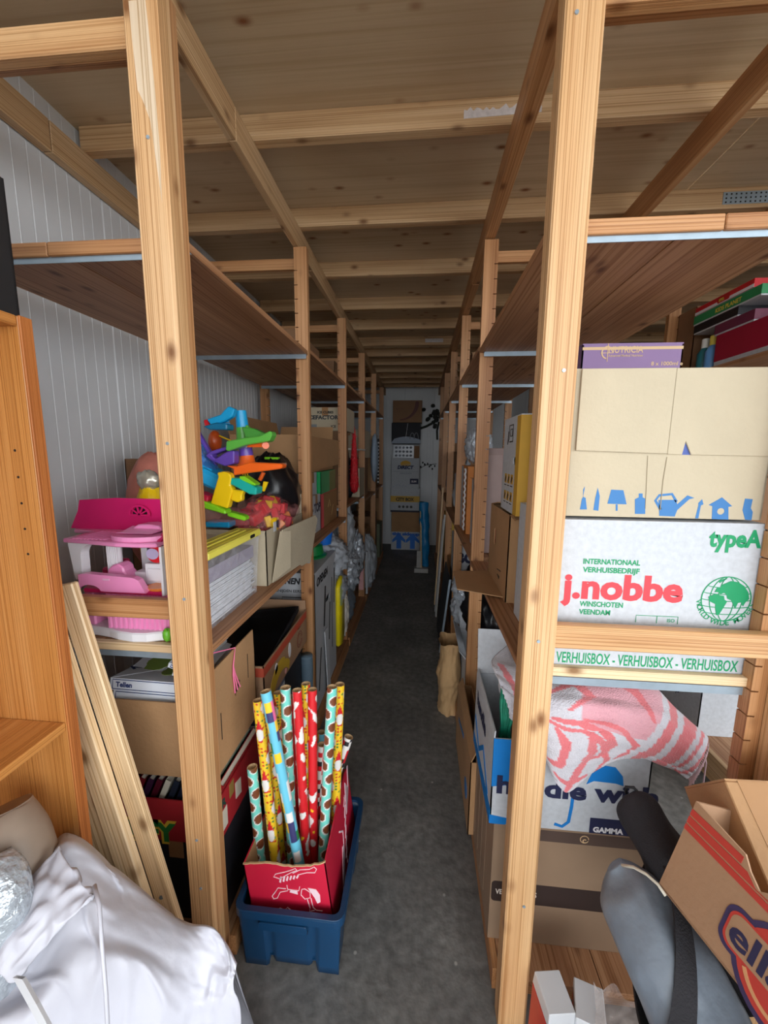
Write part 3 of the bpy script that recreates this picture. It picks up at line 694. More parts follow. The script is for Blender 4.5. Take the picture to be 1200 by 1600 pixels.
# ---- the bench-height clutter in front of the right rack
V = (Vector((.066, .02, .189))).normalized(); Uv = Vector((.039, -.19, -.017)); Uv = (Uv-V*Uv.dot(V)).normalized(); Wv = Uv.cross(V)
Mx = Matrix((Uv, -Wv, V)).transposed()              # local x along the face, y into the box, z up the face
B0 = Vector((.515, .74, .72))
EB = Thing('fruit_box', 'brown fruit box with a red band and a blue and red oval print', 'box', B0, Mx, world=False)
L, D, H = .46, .36, .195
toprim = [(L, H), (.30, H), (.285, H-.004), (.17, H-.006), (.155, H-.028), (.135, H-.045), (.115, H-.03), (.10, H-.012), (0, H)]
g = G(); g.prism([[(0, 0), (.155, 0), (.165, .012), (.19, .012), (.2, 0), (L, 0)]+toprim], (0, .004, 0), (1, 0, 0), (0, 0, 1), .004)
g.box(0, L, D-.004, D, 0, H); g.box(0, .004, .004, D-.004, 0, H); g.box(L-.004, L, .004, D-.004, 0, H); g.box(0, L, 0, D, -.001, .003)
EB.part('body', g, plain('fruit_box_card', S(164, 128, 98), .75, .06, 5, .1, 90)); EB.plane((0, 0, 0), (1, 0, 0), (0, 0, 1))
RB1 = ink(184, 58, 48)
EB.decals([[(0, H-.062), (L, H-.062), (L, H-.051), (0, H-.051)], [(0, H-.048), (.10, H-.048), (.13, H-.048), (L, H-.048), (L, H-.034), (.17, H-.034), (.155, H-.046), (.13, H-.047), (.112, H-.034), (0, H-.034)], [(0, H-.031), (.10, H-.031), (.10, H-.018), (0, H-.018)], [(.19, H-.031), (L, H-.031), (L, H-.018), (.19, H-.018)]], RB1, 'red_band')
EB.decals([rrect(.108, .30, .026, .104, .022, 6), arc(.205, .06, .076, 0, 358, 30)], ink(56, 46, 84), 'oval_print')
g = G(); EB.decal(arc(.205, .06, .067, 0, 358, 30), RB1, g=g, t=.0018); o = EB.part('oval_print', g, RB1)
g = G(); EB.decal(rrect(.115, .293, .033, .097, .018, 6), RB1, g=g, t=.0021); EB.part('oval_print', g, RB1)
g = G(); EB.decal(rrect(.119, .289, .037, .093, .016, 6), RB1, g=g, t=.0024); EB.part('oval_print', g, plain('fruit_box_card', S(172, 128, 92)))
EB.text('ella', .124, .045, .042, ink(40, 38, 72), .025, width=.088, lift=.0029)
EB.text('R', .15, .024, .006, ink(80, 60, 60), .02)
EB.part('oval_arc', G().prism([stroke(arc(.205, .06, .055, 210, 330, 14), .006)], (0, 0, 0), (1, 0, 0), (0, 0, 1), .0026), ink(206, 150, 104))
IV = Vector((-.02, .75, .66)).normalized(); IU = Vector((1, 0, 0)); IU = (IU-IV*IU.dot(IV)).normalized(); IN = IU.cross(IV)
IM = Matrix((IU, -IN, IV)).transposed()
IB = Thing('carton', 'taped brown carton leaning back inside the fruit box', 'box', Vector((.66, .80, .92))-IV*.30, IM, world=False)
g = G().box(0, .28, 0, .16, 0, .30); IB.part('body', g, CARD, bevel=.002)
for a in (.0, .142): IB.part('flap', G().box(a+.001, a+.138, .0, .16, .3, .304), CARD)
IB.part('tape', G().prism([[(.035, 0), (.095, 0), (.085, .302), (.025, .302)]], (0, -.0002, 0), (1, 0, 0), (0, 0, 1), .0007), TAPE, label='shiny brown packing tape')
carton('carton', 'plain brown carton added under the fruit box, mostly out of view, shading the rack foot', .64, 1.05, .22, .62, 0.002, .60, CARD2)  # added mostly out of view: props the fruit box and shades the base
# rolled bags
def limb(pts, rad, n=22, seed=1, amp=.05):
    g = G(); P = [Vector(p) for p in pts]
    def cr(i, t, A):
        a, b, c, d = [A[max(0, min(len(A)-1, i+k))] for k in (-1, 0, 1, 2)]
        return ((b*2)+(c-a)*t+(a*2-b*5+c*4-d)*t*t+(b*3-a-c*3+d)*t**3)*.5
    C = []; R = []
    for i in range(len(P)-1):
        for k in range(14): t = k/14; C.append(cr(i, t, P)); R.append(cr(i, t, rad))
    C.append(P[-1]); R.append(rad[-1])
    g.tube(C, R, n)
    g.v = [tuple(Vector(p)+Vector((noise.noise(Vector(p)*9+Vector((seed, 0, 0))), noise.noise(Vector(p)*9+Vector((0, seed, 5))), noise.noise(Vector(p)*11+Vector((seed, 7, 0)))))*amp*.6+Vector((0, -1, .6))*(.22*amp*(.5-abs(noise.noise(Vector((p[0]*34, p[1]*12, p[2]*20+seed)))))) ) for p in g.v]
    return g
GREYB = plain('grey_nylon', S(118, 128, 140), .42, .12, 14, .35, 26)
SB = Thing('sleeping_bag', 'grey blue nylon roll with a black strap lying under the fruit box', 'bag', (.62, .7, .5), world=True)
SB.part('roll', limb([(.476, .83, .645), (.50, .80, .61), (.545, .70, .535), (.60, .58, .44), (.65, .46, .36)], [.02, .068, .088, .09, .085], 64, 2, .03), GREYB, smooth=True)
pa = Vector((.530, .728, .556)); ax = Vector((.5, -1.0, -.80)).normalized(); e1 = ax.cross(Vector((0, 0, 1))).normalized(); e2 = ax.cross(e1)
g = G(); R = .1005; vs = []; fs = []
for k in range(40):
    a = 2*PI*k/40; d = e1*math.cos(a)+e2*math.sin(a); sh = ax*(-1.2*d.x*R)
    for q in (-.026, .026): vs += [pa+sh+ax*q+d*R, pa+sh+ax*q+d*(R+.004)]
for k in range(40):
    o, p = 4*k, 4*((k+1) % 40); fs += [(o+1, p+1, p+3, o+3), (o, o+2, p+2, p), (o, p, p+1, o+1), (o+2, o+3, p+3, p+2)]
g.add(vs, fs); SB.part('strap', g, FABBLK, label='black webbing strap')
g = G(); g.tube([tuple(at(px, py, y=y)) for px, py, y in ((972, 1352, .775), (990, 1355, .755), (1010, 1366, .735), (1028, 1382, .715), (1040, 1400, .70))], .003, 6); SB.part('piping', g, plain('cream_cord', S(206, 200, 184)), smooth=True)
TBg = Thing('tent_bag', 'black drawstring tent bag between the umbrella box and the fruit box', 'bag', (.64, .9, .6), world=True)
TBg.part('bag_body', limb([(.560, .955, .728), (.572, .935, .710), (.612, .87, .645), (.65, .79, .575), (.68, .70, .51)], [.012, .044, .066, .072, .07], 40, 4, .045), FABBLK, smooth=True)
TBg.part('drawstring', G().tube([(.556, .955, .728), (.556, .958, .745), (.57, .95, .752), (.58, .945, .742), (.575, .94, .728)], .004, 6), BLACK, smooth=True)
# low board and small cartons at the foot
solo('board', 'dark brown wooden board lying on the floor at the foot of the right rack', 'board', G().box(.335, 1.0, .62, .890, .001, .05), wood('dark_stained_board', 0, S(78, 48, 30), S(98, 62, 40), S(112, 74, 50)), bevel=.003)
def juice(x, y, rz, ry, label):
    T = Thing('drink_carton', label, 'carton', (x, y, .052), (0, ry, rz), 'drink cartons at the foot of the rack', world=False)
    T.part('body', G().box(-.035, .035, -.045, .045, 0, .15), plain('red_gloss', S(190, 30, 34), .35), bevel=.002)
    g = G(); g.hexa([(-.035, -.045, .1505), (.035, -.045, .1505), (.035, .045, .1505), (-.035, .045, .1505)], [(-.034, -.042, .19), (.034, -.042, .19), (.034, .042, .19), (-.034, .042, .19)])
    T.part('folded_top', g, WHITEP, bevel=.002)
    T.part('white_panel', G().box(-.03, .03, -.046, -.0452, .03, .15), WHITEP)
juice(.37, .845, .15, .02, 'red and white drink carton close beside the right front post')
juice(.462, .83, -.3, -.04, 'red and white drink carton under the clear plastic sheet')
g = G().grid(lambda u, v: Vector((.44+.16*u+.03*v, .80-.02*v+.015*noise.noise(Vector((u*4, v*3, 2))), .36-.06*u-.30*v+.03*noise.noise(Vector((u*5, v*5, 9))))), 24, 24)
solo('plastic_sheet', 'crumpled clear plastic sheet hanging beside the grey roll', 'plastic sheet', g, film('clear_film', S(190, 176, 170), .35), smooth=True)
# box beyond the second aisle
T = carton('storage_box', 'white box with handwriting standing on the far rack beyond the second aisle', 1.47, 1.82, 1.99, 2.4, .162, .52, WHITEC)
face(T, 'left'); T.text('Banen &', .1, .22, .04, NAVY, 0, rot=-.1); T.text('Lamp', .12, .14, .045, NAVY, 0, rot=-.1)

# ------------------------------------------------------------------ left rack, near bay: doll house
HP = plastic('hot_pink_plastic', 232, 40, 120); LP = plastic('light_pink_plastic', 244, 150, 200); MG = plastic('magenta_plastic', 196, 30, 92); WP = plastic('white_toy_plastic', 236, 234, 238)
DH = Thing('doll_house', 'pink and white plastic doll house on the middle shelf at the left end', 'doll house', (-.85, 1.09, 1.063), world=True)
def dz(py): return at(180, py, y=1.0).z
def dx(px): return at(px, 880, y=1.0).x
x0, x1 = -.985, -.708
# white base plinth with a wavy front
pr = [(x0+.02, 1.0), (x0+.06, .995), (x0+.10, .988), (-.85, .976), (-.80, .968), (-.76, .972), (-.73, .985), (x1, .99), (x1, 1.15), (x0+.02, 1.15)]
g = G().prism([pr], (0, 0, 1.064), (1, 0, 0), (0, 1, 0), .028); DH.part('base', g, WP, bevel=.004)
DH.part('garden_tuft', G().blob((-.706, .985, 1.085), (.012, .01, .018), 3, .3), plastic('grass_green', 110, 190, 50), smooth=True)
# lower storey walls (light pink, fluted) behind the plank
pr = [(-.90, 1.005)]
for k in range(12): a = -.895+k*.0155; pr += [(a, 1.0), (a+.004, .994), (a+.011, .994), (a+.0145, 1.0)]
pr += [(x1, 1.0), (x1, 1.13), (-.90, 1.13)]
DH.part('lower_wall', G().prism([pr], (0, 0, 1.09), (1, 0, 0), (0, 1, 0), .11), LP)
DH.part('lower_wall', G().box(-.975, -.945, 1.01, 1.12, 1.09, 1.2), LP, bevel=.004)
DH.part('floor_slab', G().prism([[(x0-.01, 1.06), (x0+.03, .99), (x1, .985), (x1, 1.148), (x0-.01, 1.148)]], (0, 0, 1.198), (1, 0, 0), (0, 1, 0), .012), MG, bevel=.003)
# ramp / bonnet front piece
pr = [(x0+.015, 1.205), (x0+.02, 1.222)]+arc(-.925, 1.205, .035, 150, 10, 8, .024)+[(-.87, 1.208), (-.755, 1.208), (-.775, 1.25), (-.79, 1.258), (-.93, 1.266), (-.955, 1.262), (x0+.03, 1.235)]
DH.part('front_rail', G().prism([pr[::-1]], (0, .978, 0), (1, 0, 0), (0, 0, 1), -.02), LP, bevel=.002)
DH.part('logo_plate', G().box(-.88, -.86, .976, .978, 1.247, 1.252), plastic('pale_pink', 236, 190, 214))
# columns and arch
pr = [(x0+.0, 1.235), (x0+.022, 1.235), (x0+.024, 1.32)]+arc(x0+.062, 1.32, .038, 180, 90, 8)+[(x0+.09, 1.362), (x0-.012, 1.362), (x0-.012, 1.35)]
DH.part('arch_column', G().prism([pr[::-1]], (0, 1.0, 0), (1, 0, 0), (0, 0, 1), -.03), WP, bevel=.002)
g = G().cyl((-.895, 1.05, 1.21), (-.895, 1.05, 1.36), .016, n=16)
for k in range(6): g.cyl((-.909+k*.0056, 1.035, 1.215), (-.909+k*.0056, 1.035, 1.355), .0025, n=6)
DH.part('arch_column', g, WP)
DH.part('back_wall', G().prism([[(-.88, 1.21), (x1, 1.21), (x1, 1.36), (-.88, 1.36)], [(-.86, 1.29), (-.86, 1.345), (-.80, 1.345), (-.80, 1.28)][::-1]], (0, 1.14, 0), (1, 0, 0), (0, 0, 1), .006), WP)
DH.part('window_pane', G().box(-.862, -.80, 1.136, 1.138, 1.275, 1.345), plastic('dark_pane', 52, 54, 66))
DH.part('oven', G().box(-.845, -.80, 1.05, 1.09, 1.21, 1.25).box(-.80, x1, 1.04, 1.1, 1.21, 1.285).box(-.79, x1-.01, 1.035, 1.04, 1.225, 1.27), WP, bevel=.003)
g = G().cyl((-.765, 1.045, 1.315), (-.765, 1.06, 1.315), .028, n=24); DH.part('clock', g, plastic('toy_red', 216, 36, 48))
DH.part('clock_sticker', G().cyl((-.775, 1.043, 1.318), (-.775, 1.0455, 1.318), .019, n=20), plastic('sticker_lilac', 190, 180, 214))
DH.part('orange_plate', G().lathe([(.001, 0), (.03, 0), (.034, .01), (.001, .01)], (-.74, 1.02, 1.21)), plastic('toy_orange', 238, 140, 60))
DH.part('side_door', G().box(-.712, -.705, .985, 1.0, 1.20, 1.36), WP)
DH.part('vanity_table', G().prism([[(-.895, 1.21), (-.845, 1.21), (-.838, 1.245), (-.85, 1.262), (-.852, 1.275), (-.868, 1.288), (-.885, 1.282), (-.9, 1.268), (-.905, 1.25)]], (0, 1.02, 0), (1, 0, 0), (0, 0, 1), -.045), LP, bevel=.004)
DH.part('sofa', G().box(-.985, -.92, 1.09, 1.135, 1.21, 1.245).box(-.985, -.92, 1.12, 1.14, 1.245, 1.27), MG, bevel=.006)
# balcony deck, bed tower and roof
pr = [(x0-.022, 1.10), (x0-.022, .995), (x0+.05, .985), (x0+.10, .975), (-.82, .962), (-.75, .962), (x1, .97), (x1, 1.15), (-1.11, 1.15), (-1.09, 1.12)]
DH.part('balcony_floor', G().prism([pr], (0, 0, 1.362), (1, 0, 0), (0, 1, 0), .014), LP, bevel=.003)
g = G()
for k in range(9): g.box(x0+.01+k*.012, x0+.014+k*.012, .99, 1.1, 1.376, 1.379)
DH.part('floor_grooves', g, LP, kind='stuff')
g = G().prism([arc(-.79, 1.02, .08, 200, 340, 12, .05)+[(-.72, 1.09), (-.86, 1.09)]], (0, 0, 1.376), (1, 0, 0), (0, 1, 0), .016); DH.part('bed_base', g, LP, bevel=.003)
g = G().prism([[(-.83, 1.395), (-.745, 1.395), (-.74, 1.408), (-.75, 1.416), (-.78, 1.42), (-.81, 1.418), (-.826, 1.408)]], (0, 1.09, 0), (1, 0, 0), (0, 0, 1), .05); DH.part('headboard', g, LP, bevel=.005)
DH.part('mattress', G().hexa([(-.85, 1.0, 1.397), (-.74, 1.0, 1.397), (-.74, 1.06, 1.397), (-.85, 1.06, 1.397)], [(-.84, 1.005, 1.398), (-.745, 1.005, 1.398), (-.745, 1.06, 1.41), (-.84, 1.06, 1.41)]), LP, bevel=.003)
wx, wz = -.868, 1.447
hole = [(wx-.030, wz-.012), (wx+.030, wz-.012)]+arc(wx, wz-.012, .030, 0, 180, 10)[1:-1]
g = G().prism([[(-1.115, 1.376), (x1, 1.376), (x1, 1.482), (-.73, 1.49), (-.95, 1.492), (-1.075, 1.482), (-1.085, 1.44), (-1.115, 1.376)], hole[::-1]], (0, 1.135, 0), (1, 0, 0), (0, 0, 1), -.008)
DH.part('roof', g, HP)
g = G().prism([stroke([(wx+.033*math.cos(math.radians(a)), wz-.012+.033*math.sin(math.radians(a))) for a in range(-6, 187, 12)], .007)]+[], (0, 1.126, 0), (1, 0, 0), (0, 0, 1), .004)
for a in (30, 65, 100, 140): g.prism([stroke([(wx, wz-.012), (wx+.031*math.cos(math.radians(a)), wz-.012+.031*math.sin(math.radians(a)))], .0045)], (0, 1.127, 0), (1, 0, 0), (0, 0, 1), .004)
g.prism([stroke([(wx-.034, wz-.013), (wx+.034, wz-.013)], .005)], (0, 1.127, 0), (1, 0, 0), (0, 0, 1), .004)
DH.part('window_frame', g, HP)
DH.part('window_dark', G().box(wx-.036, wx+.036, 1.1355, 1.137, wz-.016, wz+.024), BLACK)
pr = [(.99, 1.376), (1.135, 1.376), (1.135, 1.484), (1.10, 1.484), (1.075, 1.46), (1.04, 1.42)]
DH.part('roof_side', G().prism([pr], (x1-.012, 0, 0), (0, 1, 0), (0, 0, 1), .012), MG)
pr = [(1.05, 1.376), (1.135, 1.376), (1.135, 1.478), (1.11, 1.478), (1.09, 1.44)]

for o_ in DH.e.children:
    for v_ in o_.data.vertices:
        z_ = v_.co.z+1.063
        if z_ > 1.21: v_.co.z = 1.21+(z_-1.21)*.87-1.063
# clear box with yellow lid
CB = Thing('storage_box', 'clear plastic storage box with a yellow lid full of papers', 'storage box', (-.66, 1.25, 1.063), world=True)
bx = (-.70, -.612, 1.055, 1.42)
def taper_shell(x0, x1, y0, y1, z0, z1, ins, t):
    g = G(); o = [(x0+ins, y0+ins), (x1-ins, y0+ins), (x1-ins, y1-ins), (x0+ins, y1-ins)]; q = [(x0, y0), (x1, y0), (x1, y1), (x0, y1)]
    cx, cy = (x0+x1)/2, (y0+y1)/2
    def inn(p): return (p[0]+(t if p[0] < cx else -t), p[1]+(t if p[1] < cy else -t))
    vs = [(*p, z0) for p in o]+[(*p, z1) for p in q]+[(*inn(p), z1) for p in q]+[(*inn(p), z0+t) for p in o]
    fs = [(3, 2, 1, 0)]
    for a in range(3):
        for k in range(4): l = (k+1) % 4; fs.append((a*4+k, a*4+l, a*4+4+l, a*4+4+k))
    fs.append((12, 13, 14, 15)); g.add(vs, fs); return g
CLEAR = film('clear_box_plastic', S(226, 228, 236), .13, .12)
CB.part('tub', taper_shell(*bx, 1.064, 1.288, .012, .002), CLEAR)
YL = plastic('lid_yellow', 242, 230, 96, .35)
g = G().box(bx[0]-.006, bx[1]+.006, bx[2]-.008, bx[3]+.008, 1.286, 1.312)
CB.part('lid', g, YL, bevel=.005)
g = G().box(bx[0]+.008, bx[1]-.012, bx[2]+.02, bx[3]-.02, 1.312, 1.3135); CB.part('lid_recess', g, plastic('lid_shade_yellow', 206, 190, 66, .4), bevel=.001)  # darker yellow painted for the shade of the sunken lid panel
CB.part('lid_rib', G().box(-.67, -.664, bx[2]+.05, bx[3]-.05, 1.3135, 1.317).box(-.645, -.639, bx[2]+.05, bx[3]-.05, 1.3135, 1.317), YL, bevel=.001)
CB.part('lid_slot', G().prism([slot(0, 0, .04, .012)], (bx[1]+.0062, 1.35, 1.298), (0, 1, 0), (0, 0, 1), .0006), BLACK)
g = G(); z = 1.07
for k in range(20):
    c = random.uniform(-.02, .02); g.box(-.682, -.632+random.uniform(-.004, .002), 1.08, 1.395+c, z, z+.0055); z += .0066
CB.part('papers', g, plain('paper_white', S(224, 226, 232), .8, .06), kind='stuff')
CB.part('papers', G().box(-.685, -.628, 1.08, 1.40, z+.005, z+.05), plain('paper_grey', S(160, 150, 170), .8, .1), kind='stuff')
# open carton full of toys
OC = carton('toy_carton', 'open beige carton with a folded out side flap holding bagged toys', -.955, -.606, 1.475, 1.955, 1.063, 1.292, BEIGE, opened=True, flaps=[('back', 8, .1), ('front', 172, .02), ('left', 10, .09)])
OC.part('side_flap', G().prism([[(0, .0), (.38, -.02), (.43, -.03), (.44, .2), (.4, .225), (.03, .22)]], (OC.w/2+.002, -.2, .002), (.10, 1, 0), (.16, 0, 1), .004), BEIGE, label='creased flap hanging open over the shelf edge')
OC.part('side_flap', G().prism([[(0, 0), (.12, .03), (.10, .2), (.03, .21)]], (OC.w/2+.006, -.21, .008), (.28, 1, 0), (.1, 0, 1), .004), BEIGE)
# toys bags
RED_F = film('red_film', S(226, 60, 60), .5); CLR = film('toy_bag_film', S(226, 150, 150), .2)
TB2 = Thing('toy_bag', 'knotted clear bag of red and yellow toys at the front of the open carton', 'bag', (-.68, 1.7, 1.16), world=True)
TB2.part('bag', G().blob((-.70, 1.70, 1.30), (.115, .17, .115), 5, .22, 3.2, 34), CLR, smooth=True)
TB2.part('knot', G().blob((-.615, 1.84, 1.325), (.03, .05, .025), 8, .5, 4, 18), CLR, smooth=True)
g = G(); cols = []
for k in range(60):
    d = Vector((random.gauss(0, 1), random.gauss(0, 1), random.gauss(0, 1))).normalized(); p = Vector((-.70, 1.70, 1.29))+Vector((d.x*.085, d.y*.13, d.z*.085))
    TB2.part('toy_brick', G().box(-.024, .024, -.032, .032, -.014, .014, Matrix.Translation(p) @ Euler((random.random()*6, random.random()*6, random.random()*6)).to_matrix().to_4x4()), plastic(*random.choice([('toy_red', 216, 36, 48), ('toy_red', 216, 36, 48), ('toy_red', 216, 36, 48), ('toy_yellow', 246, 204, 20), ('toy_crimson', 190, 30, 60), ('toy_orange', 238, 140, 60)])), bevel=.003)
TB2.part('toy_wheel', G().cyl((-.625, 1.60, 1.30), (-.605, 1.60, 1.30), .028, n=20), plastic('toy_yellow', 246, 204, 20))
TB2.part('toy_wheel', G().cyl((-.604, 1.60, 1.30), (-.600, 1.60, 1.30), .017, n=18), plastic('toy_navy', 40, 50, 70))
TB2.part('toy_card', G().box(-.602, -.6, 1.545, 1.575, 1.275, 1.315), WHITEP)
# garage tower
BL = plastic('toy_sky_blue', 26, 160, 214); GN = plastic('toy_leaf_green', 96, 182, 72); PU = plastic('toy_purple', 104, 74, 176); ORG = plastic('toy_bright_orange', 246, 104, 30)
LM = plastic('toy_lime', 134, 214, 40); TE = plastic('toy_teal', 26, 176, 164); YW = plastic('toy_yellow', 246, 204, 20); DP = plastic('toy_indigo', 60, 40, 110)
YT = 1.50
def q(px, py, y=YT): return at(px, py, y=y)
TT = Thing('toy_garage', 'tiered toy garage tower in blue, green, purple and orange on the toy carton', 'toy', q(378, 740), world=True)
def slab(T, nm, pxs, mat, y, t, b=.004): 
    P = [at(*p, y=y) for p in pxs]
    return T.part(nm, G().prism([[(p.x, p.z) for p in P]], (0, y, 0), (1, 0, 0), (0, 0, 1), -t), mat, bevel=b)
a, b, c, d = q(376, 642), q(379, 668), q(385, 690), q(390, 722)
TT.part('tower_blue', G().cyl(b, a, .0235, .021, 26), BL, smooth='auto'); TT.part('tower_green', G().cyl(q(381, 690), b, .0275, .024, 26), GN, smooth='auto')
TT.part('tower_purple', G().cyl(q(385, 712), q(382, 690), .027, .025, 26), PU, smooth='auto'); TT.part('tower_orange', G().lathe([(.045, -.045), (.043, -.03), (.03, -.012), (.026, .012)], q(386, 716)), ORG, smooth='auto')
slab(TT, 'ramp_blue', [(329, 656), (336, 666), (355, 660), (368, 652), (372, 640), (362, 636), (356, 642), (350, 649)], BL, YT-.03, -.03)
slab(TT, 'ramp_blue', [(330, 668), (350, 662), (366, 664), (366, 673), (340, 673)], plastic('toy_deep_blue', 20, 110, 150), YT-.02, -.06)
g = G()
for k in range(6): g.box(-.012, .012, -.035, -.031, -.0015, .0015, Matrix.Translation(q(360+k*.6, 658+k*2.4)))
TT.part('blue_grille', g, BL, kind='stuff')
slab(TT, 'red_badge', [(320, 657), (328, 655), (330, 666), (323, 668)], plastic('toy_red', 216, 36, 48), YT-.034, -.012, .003)
slab(TT, 'ramp_green', [(362, 704), (363, 690), (390, 685), (413, 682), (430, 674), (433, 680), (428, 690), (416, 692), (392, 696), (366, 705)], GN, YT-.04, -.05)
slab(TT, 'ramp_green', [(386, 668), (402, 670), (420, 678), (428, 684), (392, 686)], plastic('toy_mid_green', 72, 150, 60), YT-.02, -.05)
slab(TT, 'green_knob', [(388, 664), (392, 668), (391, 671), (386, 669)], GN, YT-.03, -.02, .002)
slab(TT, 'barrier', [(387, 699), (392, 691), (412, 690), (416, 695), (411, 699)], ORG, YT-.046, -.01, .002)
TT.part('barrier_end', G().cyl(q(415, 696, YT-.06), q(415, 696, YT-.045), .013, n=18), ORG)
g = G()
for k in range(3): g.box(-.0025, .0025, -.0485, -.047, -.011, .011, Matrix.Translation(q(395+k*5, 695.5)) @ Euler((0, .5, 0)).to_matrix().to_4x4())
TT.part('barrier_stripe', g, WHITEP, kind='stuff')
slab(TT, 'ramp_purple', [(339, 711), (345, 717), (364, 705), (374, 704), (374, 724), (360, 728), (338, 719), (330, 712), (336, 706), (362, 698), (362, 703)], PU, YT-.03, -.045)
slab(TT, 'purple_recess', [(342, 716), (362, 705), (363, 722), (352, 723)], DP, YT-.032, -.002, 0)
slab(TT, 'round_badge', [(330, 710), (334, 706), (338, 710), (337, 717), (332, 718)], plastic('badge_tan', 200, 164, 110), YT-.036, -.01, .002)
slab(TT, 'ramp_orange', [(363, 727), (378, 728), (398, 722), (446, 724), (449, 728), (445, 732), (398, 738), (374, 742), (374, 732)], ORG, YT-.05, -.05)
slab(TT, 'ramp_orange_top', [(402, 725), (448, 723), (449, 727), (404, 730)], plastic('toy_brown', 120, 80, 60), YT-.0505, -.006, .001)
g = G()
for k in range(3): g.box(-.002, .002, -.053, -.051, -.012, .012, Matrix.Translation(q(388+k*3.5, 737)) @ Euler((0, -.2, 0)).to_matrix().to_4x4())
TT.part('warning_stripe', g, YW, kind='stuff')
TT.part('orange_leg', G().cyl(q(406, 750), q(412, 738), .008, n=10), ORG)
TY = Thing('toy_slide', 'yellow, teal and lime toy playset piece lying under the tower', 'toy', at(370, 780, y=1.42), world=True)
slab(TY, 'yellow_panel', [(346, 738), (356, 736), (365, 739), (368, 745), (366, 757), (370, 764), (362, 793), (336, 785), (348, 744)], YW, 1.40, -.035)
g = G()
for (px, py) in ((355, 748), (353, 762), (348, 776)): p = at(px, py, y=1.40); g.prism([stroke([(-.016, -.012), (.016, -.014), (.018, .012), (-.012, .014), (-.016, -.012)], .003)], (p.x, 1.3995, p.z), (1, 0, 0), (0, 0, 1), .002)
TY.part('panel_rib', g, plastic('toy_amber', 228, 180, 10), kind='stuff')
slab(TY, 'yellow_lug', [(368, 764), (386, 766), (383, 773), (383, 781), (376, 784), (366, 780)], YW, 1.40, -.03); p = at(377, 775, y=1.40)
TY.part('lug_boss', G().cyl((p.x, 1.39, p.z), (p.x, 1.405, p.z), .010, n=16), YW)
slab(TY, 'teal_channel', [(367, 745), (384, 746), (406, 758), (411, 760), (410, 771), (400, 770), (376, 757), (366, 753)], TE, 1.43, -.06)
slab(TY, 'lime_cover', [(382, 743), (390, 743), (408, 755), (407, 758), (384, 750)], LM, 1.425, -.05)
slab(TY, 'lime_rail', [(315, 776), (320, 777), (362, 795), (362, 801), (316, 788)], LM, 1.40, -.05); slab(TY, 'lime_rail', [(362, 797), (388, 804), (391, 808), (389, 812), (362, 804)], LM, 1.45, -.04)
slab(TY, 'yellow_flag', [(413, 752), (420, 753), (414, 768), (410, 766)], YW, 1.47, -.01, .001)
BB = Thing('toy_bag', 'blue film bag of toys leaning behind the left front post', 'bag', (-.70, 1.42, 1.32), world=True)
BB.part('toy_truck', G().box(-.05, .05, -.06, .06, -.03, .03, Matrix.Translation(at(332, 745, y=1.46)) @ Euler((.2, .5, .4)).to_matrix().to_4x4()), BL, bevel=.012)
BB.part('toy_cab', G().box(-.03, .03, -.05, .05, -.025, .025, Matrix.Translation(at(322, 735, y=1.46)) @ Euler((.2, .5, .4)).to_matrix().to_4x4()), BL, bevel=.01)
slab(BB, 'film_sheet', [(307, 672), (330, 705), (343, 728), (345, 742), (330, 760), (306, 745)], film('blue_film', S(60, 130, 210), .62), 1.50, -.08, .01)
slab(BB, 'film_edge', [(307, 670), (312, 672), (330, 702), (342, 727), (334, 722)], PU, 1.49, -.02, .002)
slab(BB, 'red_tray', [(313, 770), (322, 767), (338, 773), (337, 782), (316, 778)], plastic('toy_crimson', 190, 30, 60), 1.42, -.06)
BB.part('film_bag', G().blob(at(345, 808, y=1.52), (.11, .05, .045), 11, .25), CLR, smooth=True)
BB.part('blue_brick', G().box(-.05, .05, -.03, .03, -.012, .012, Matrix.Translation(at(345, 818, y=1.5))), BL, bevel=.004)
OG = Thing('toy_megaphone', 'orange toy piece with a yellow stick behind the purple ramp', 'toy', at(335, 700, y=1.62), world=True)
OG.part('body', G().blob(at(336, 690, y=1.62), (.026, .03, .045), 4, .1), plastic('toy_burnt_orange', 206, 84, 30), smooth=True); OG.part('stick', G().cyl(at(343, 681, y=1.6), at(364, 690, y=1.58), .0035), YW)
# things at the wall behind
BG = Thing('string_bag', 'pinkish orange net bag standing by the wall behind the doll house', 'bag', (-1.03, 1.44, 1.063), world=True)
BG.part('net', G().blob((-1.03, 1.44, 1.36), (.10, .12, .24), 6, .08, 3), plain('salmon_net', S(196, 120, 104), .6, .15, 30), smooth=True)
carton('carton', 'small brown carton against the wall behind the net bag', -1.25, -1.08, 1.56, 1.8, 1.063, 1.565, CARD2)
YB = Thing('crisp_bag', 'yellow and silver foil bag half hidden by the left front post', 'bag', (-.95, 1.29, 1.063), world=True)
YB.part('bag', G().blob((-.95, 1.29, 1.34), (.05, .05, .15), 3, .12), YW, smooth=True); YB.part('foil_top', G().blob((-.95, 1.29, 1.50), (.035, .03, .035), 5, .3), plain('foil', S(210, 206, 190), .25, .1, metal=.6), smooth=True)
# black sack
BS = Thing('black_sack', 'black plastic sack slumped behind the toy carton', 'bag', (-.68, 2.0, 1.1), world=True)
BS.part('sack', G().blob((-.74, 1.90, 1.40), (.13, .14, .185), 12, .25, 2.4, 36), plain('black_polythene', S(18, 18, 22), .3, .2), smooth=True)
BS.part('green_tag', G().box(-.035, .035, -.02, .02, -.006, .006, Matrix.Translation(at(426, 716, y=1.86))), LM, bevel=.003)

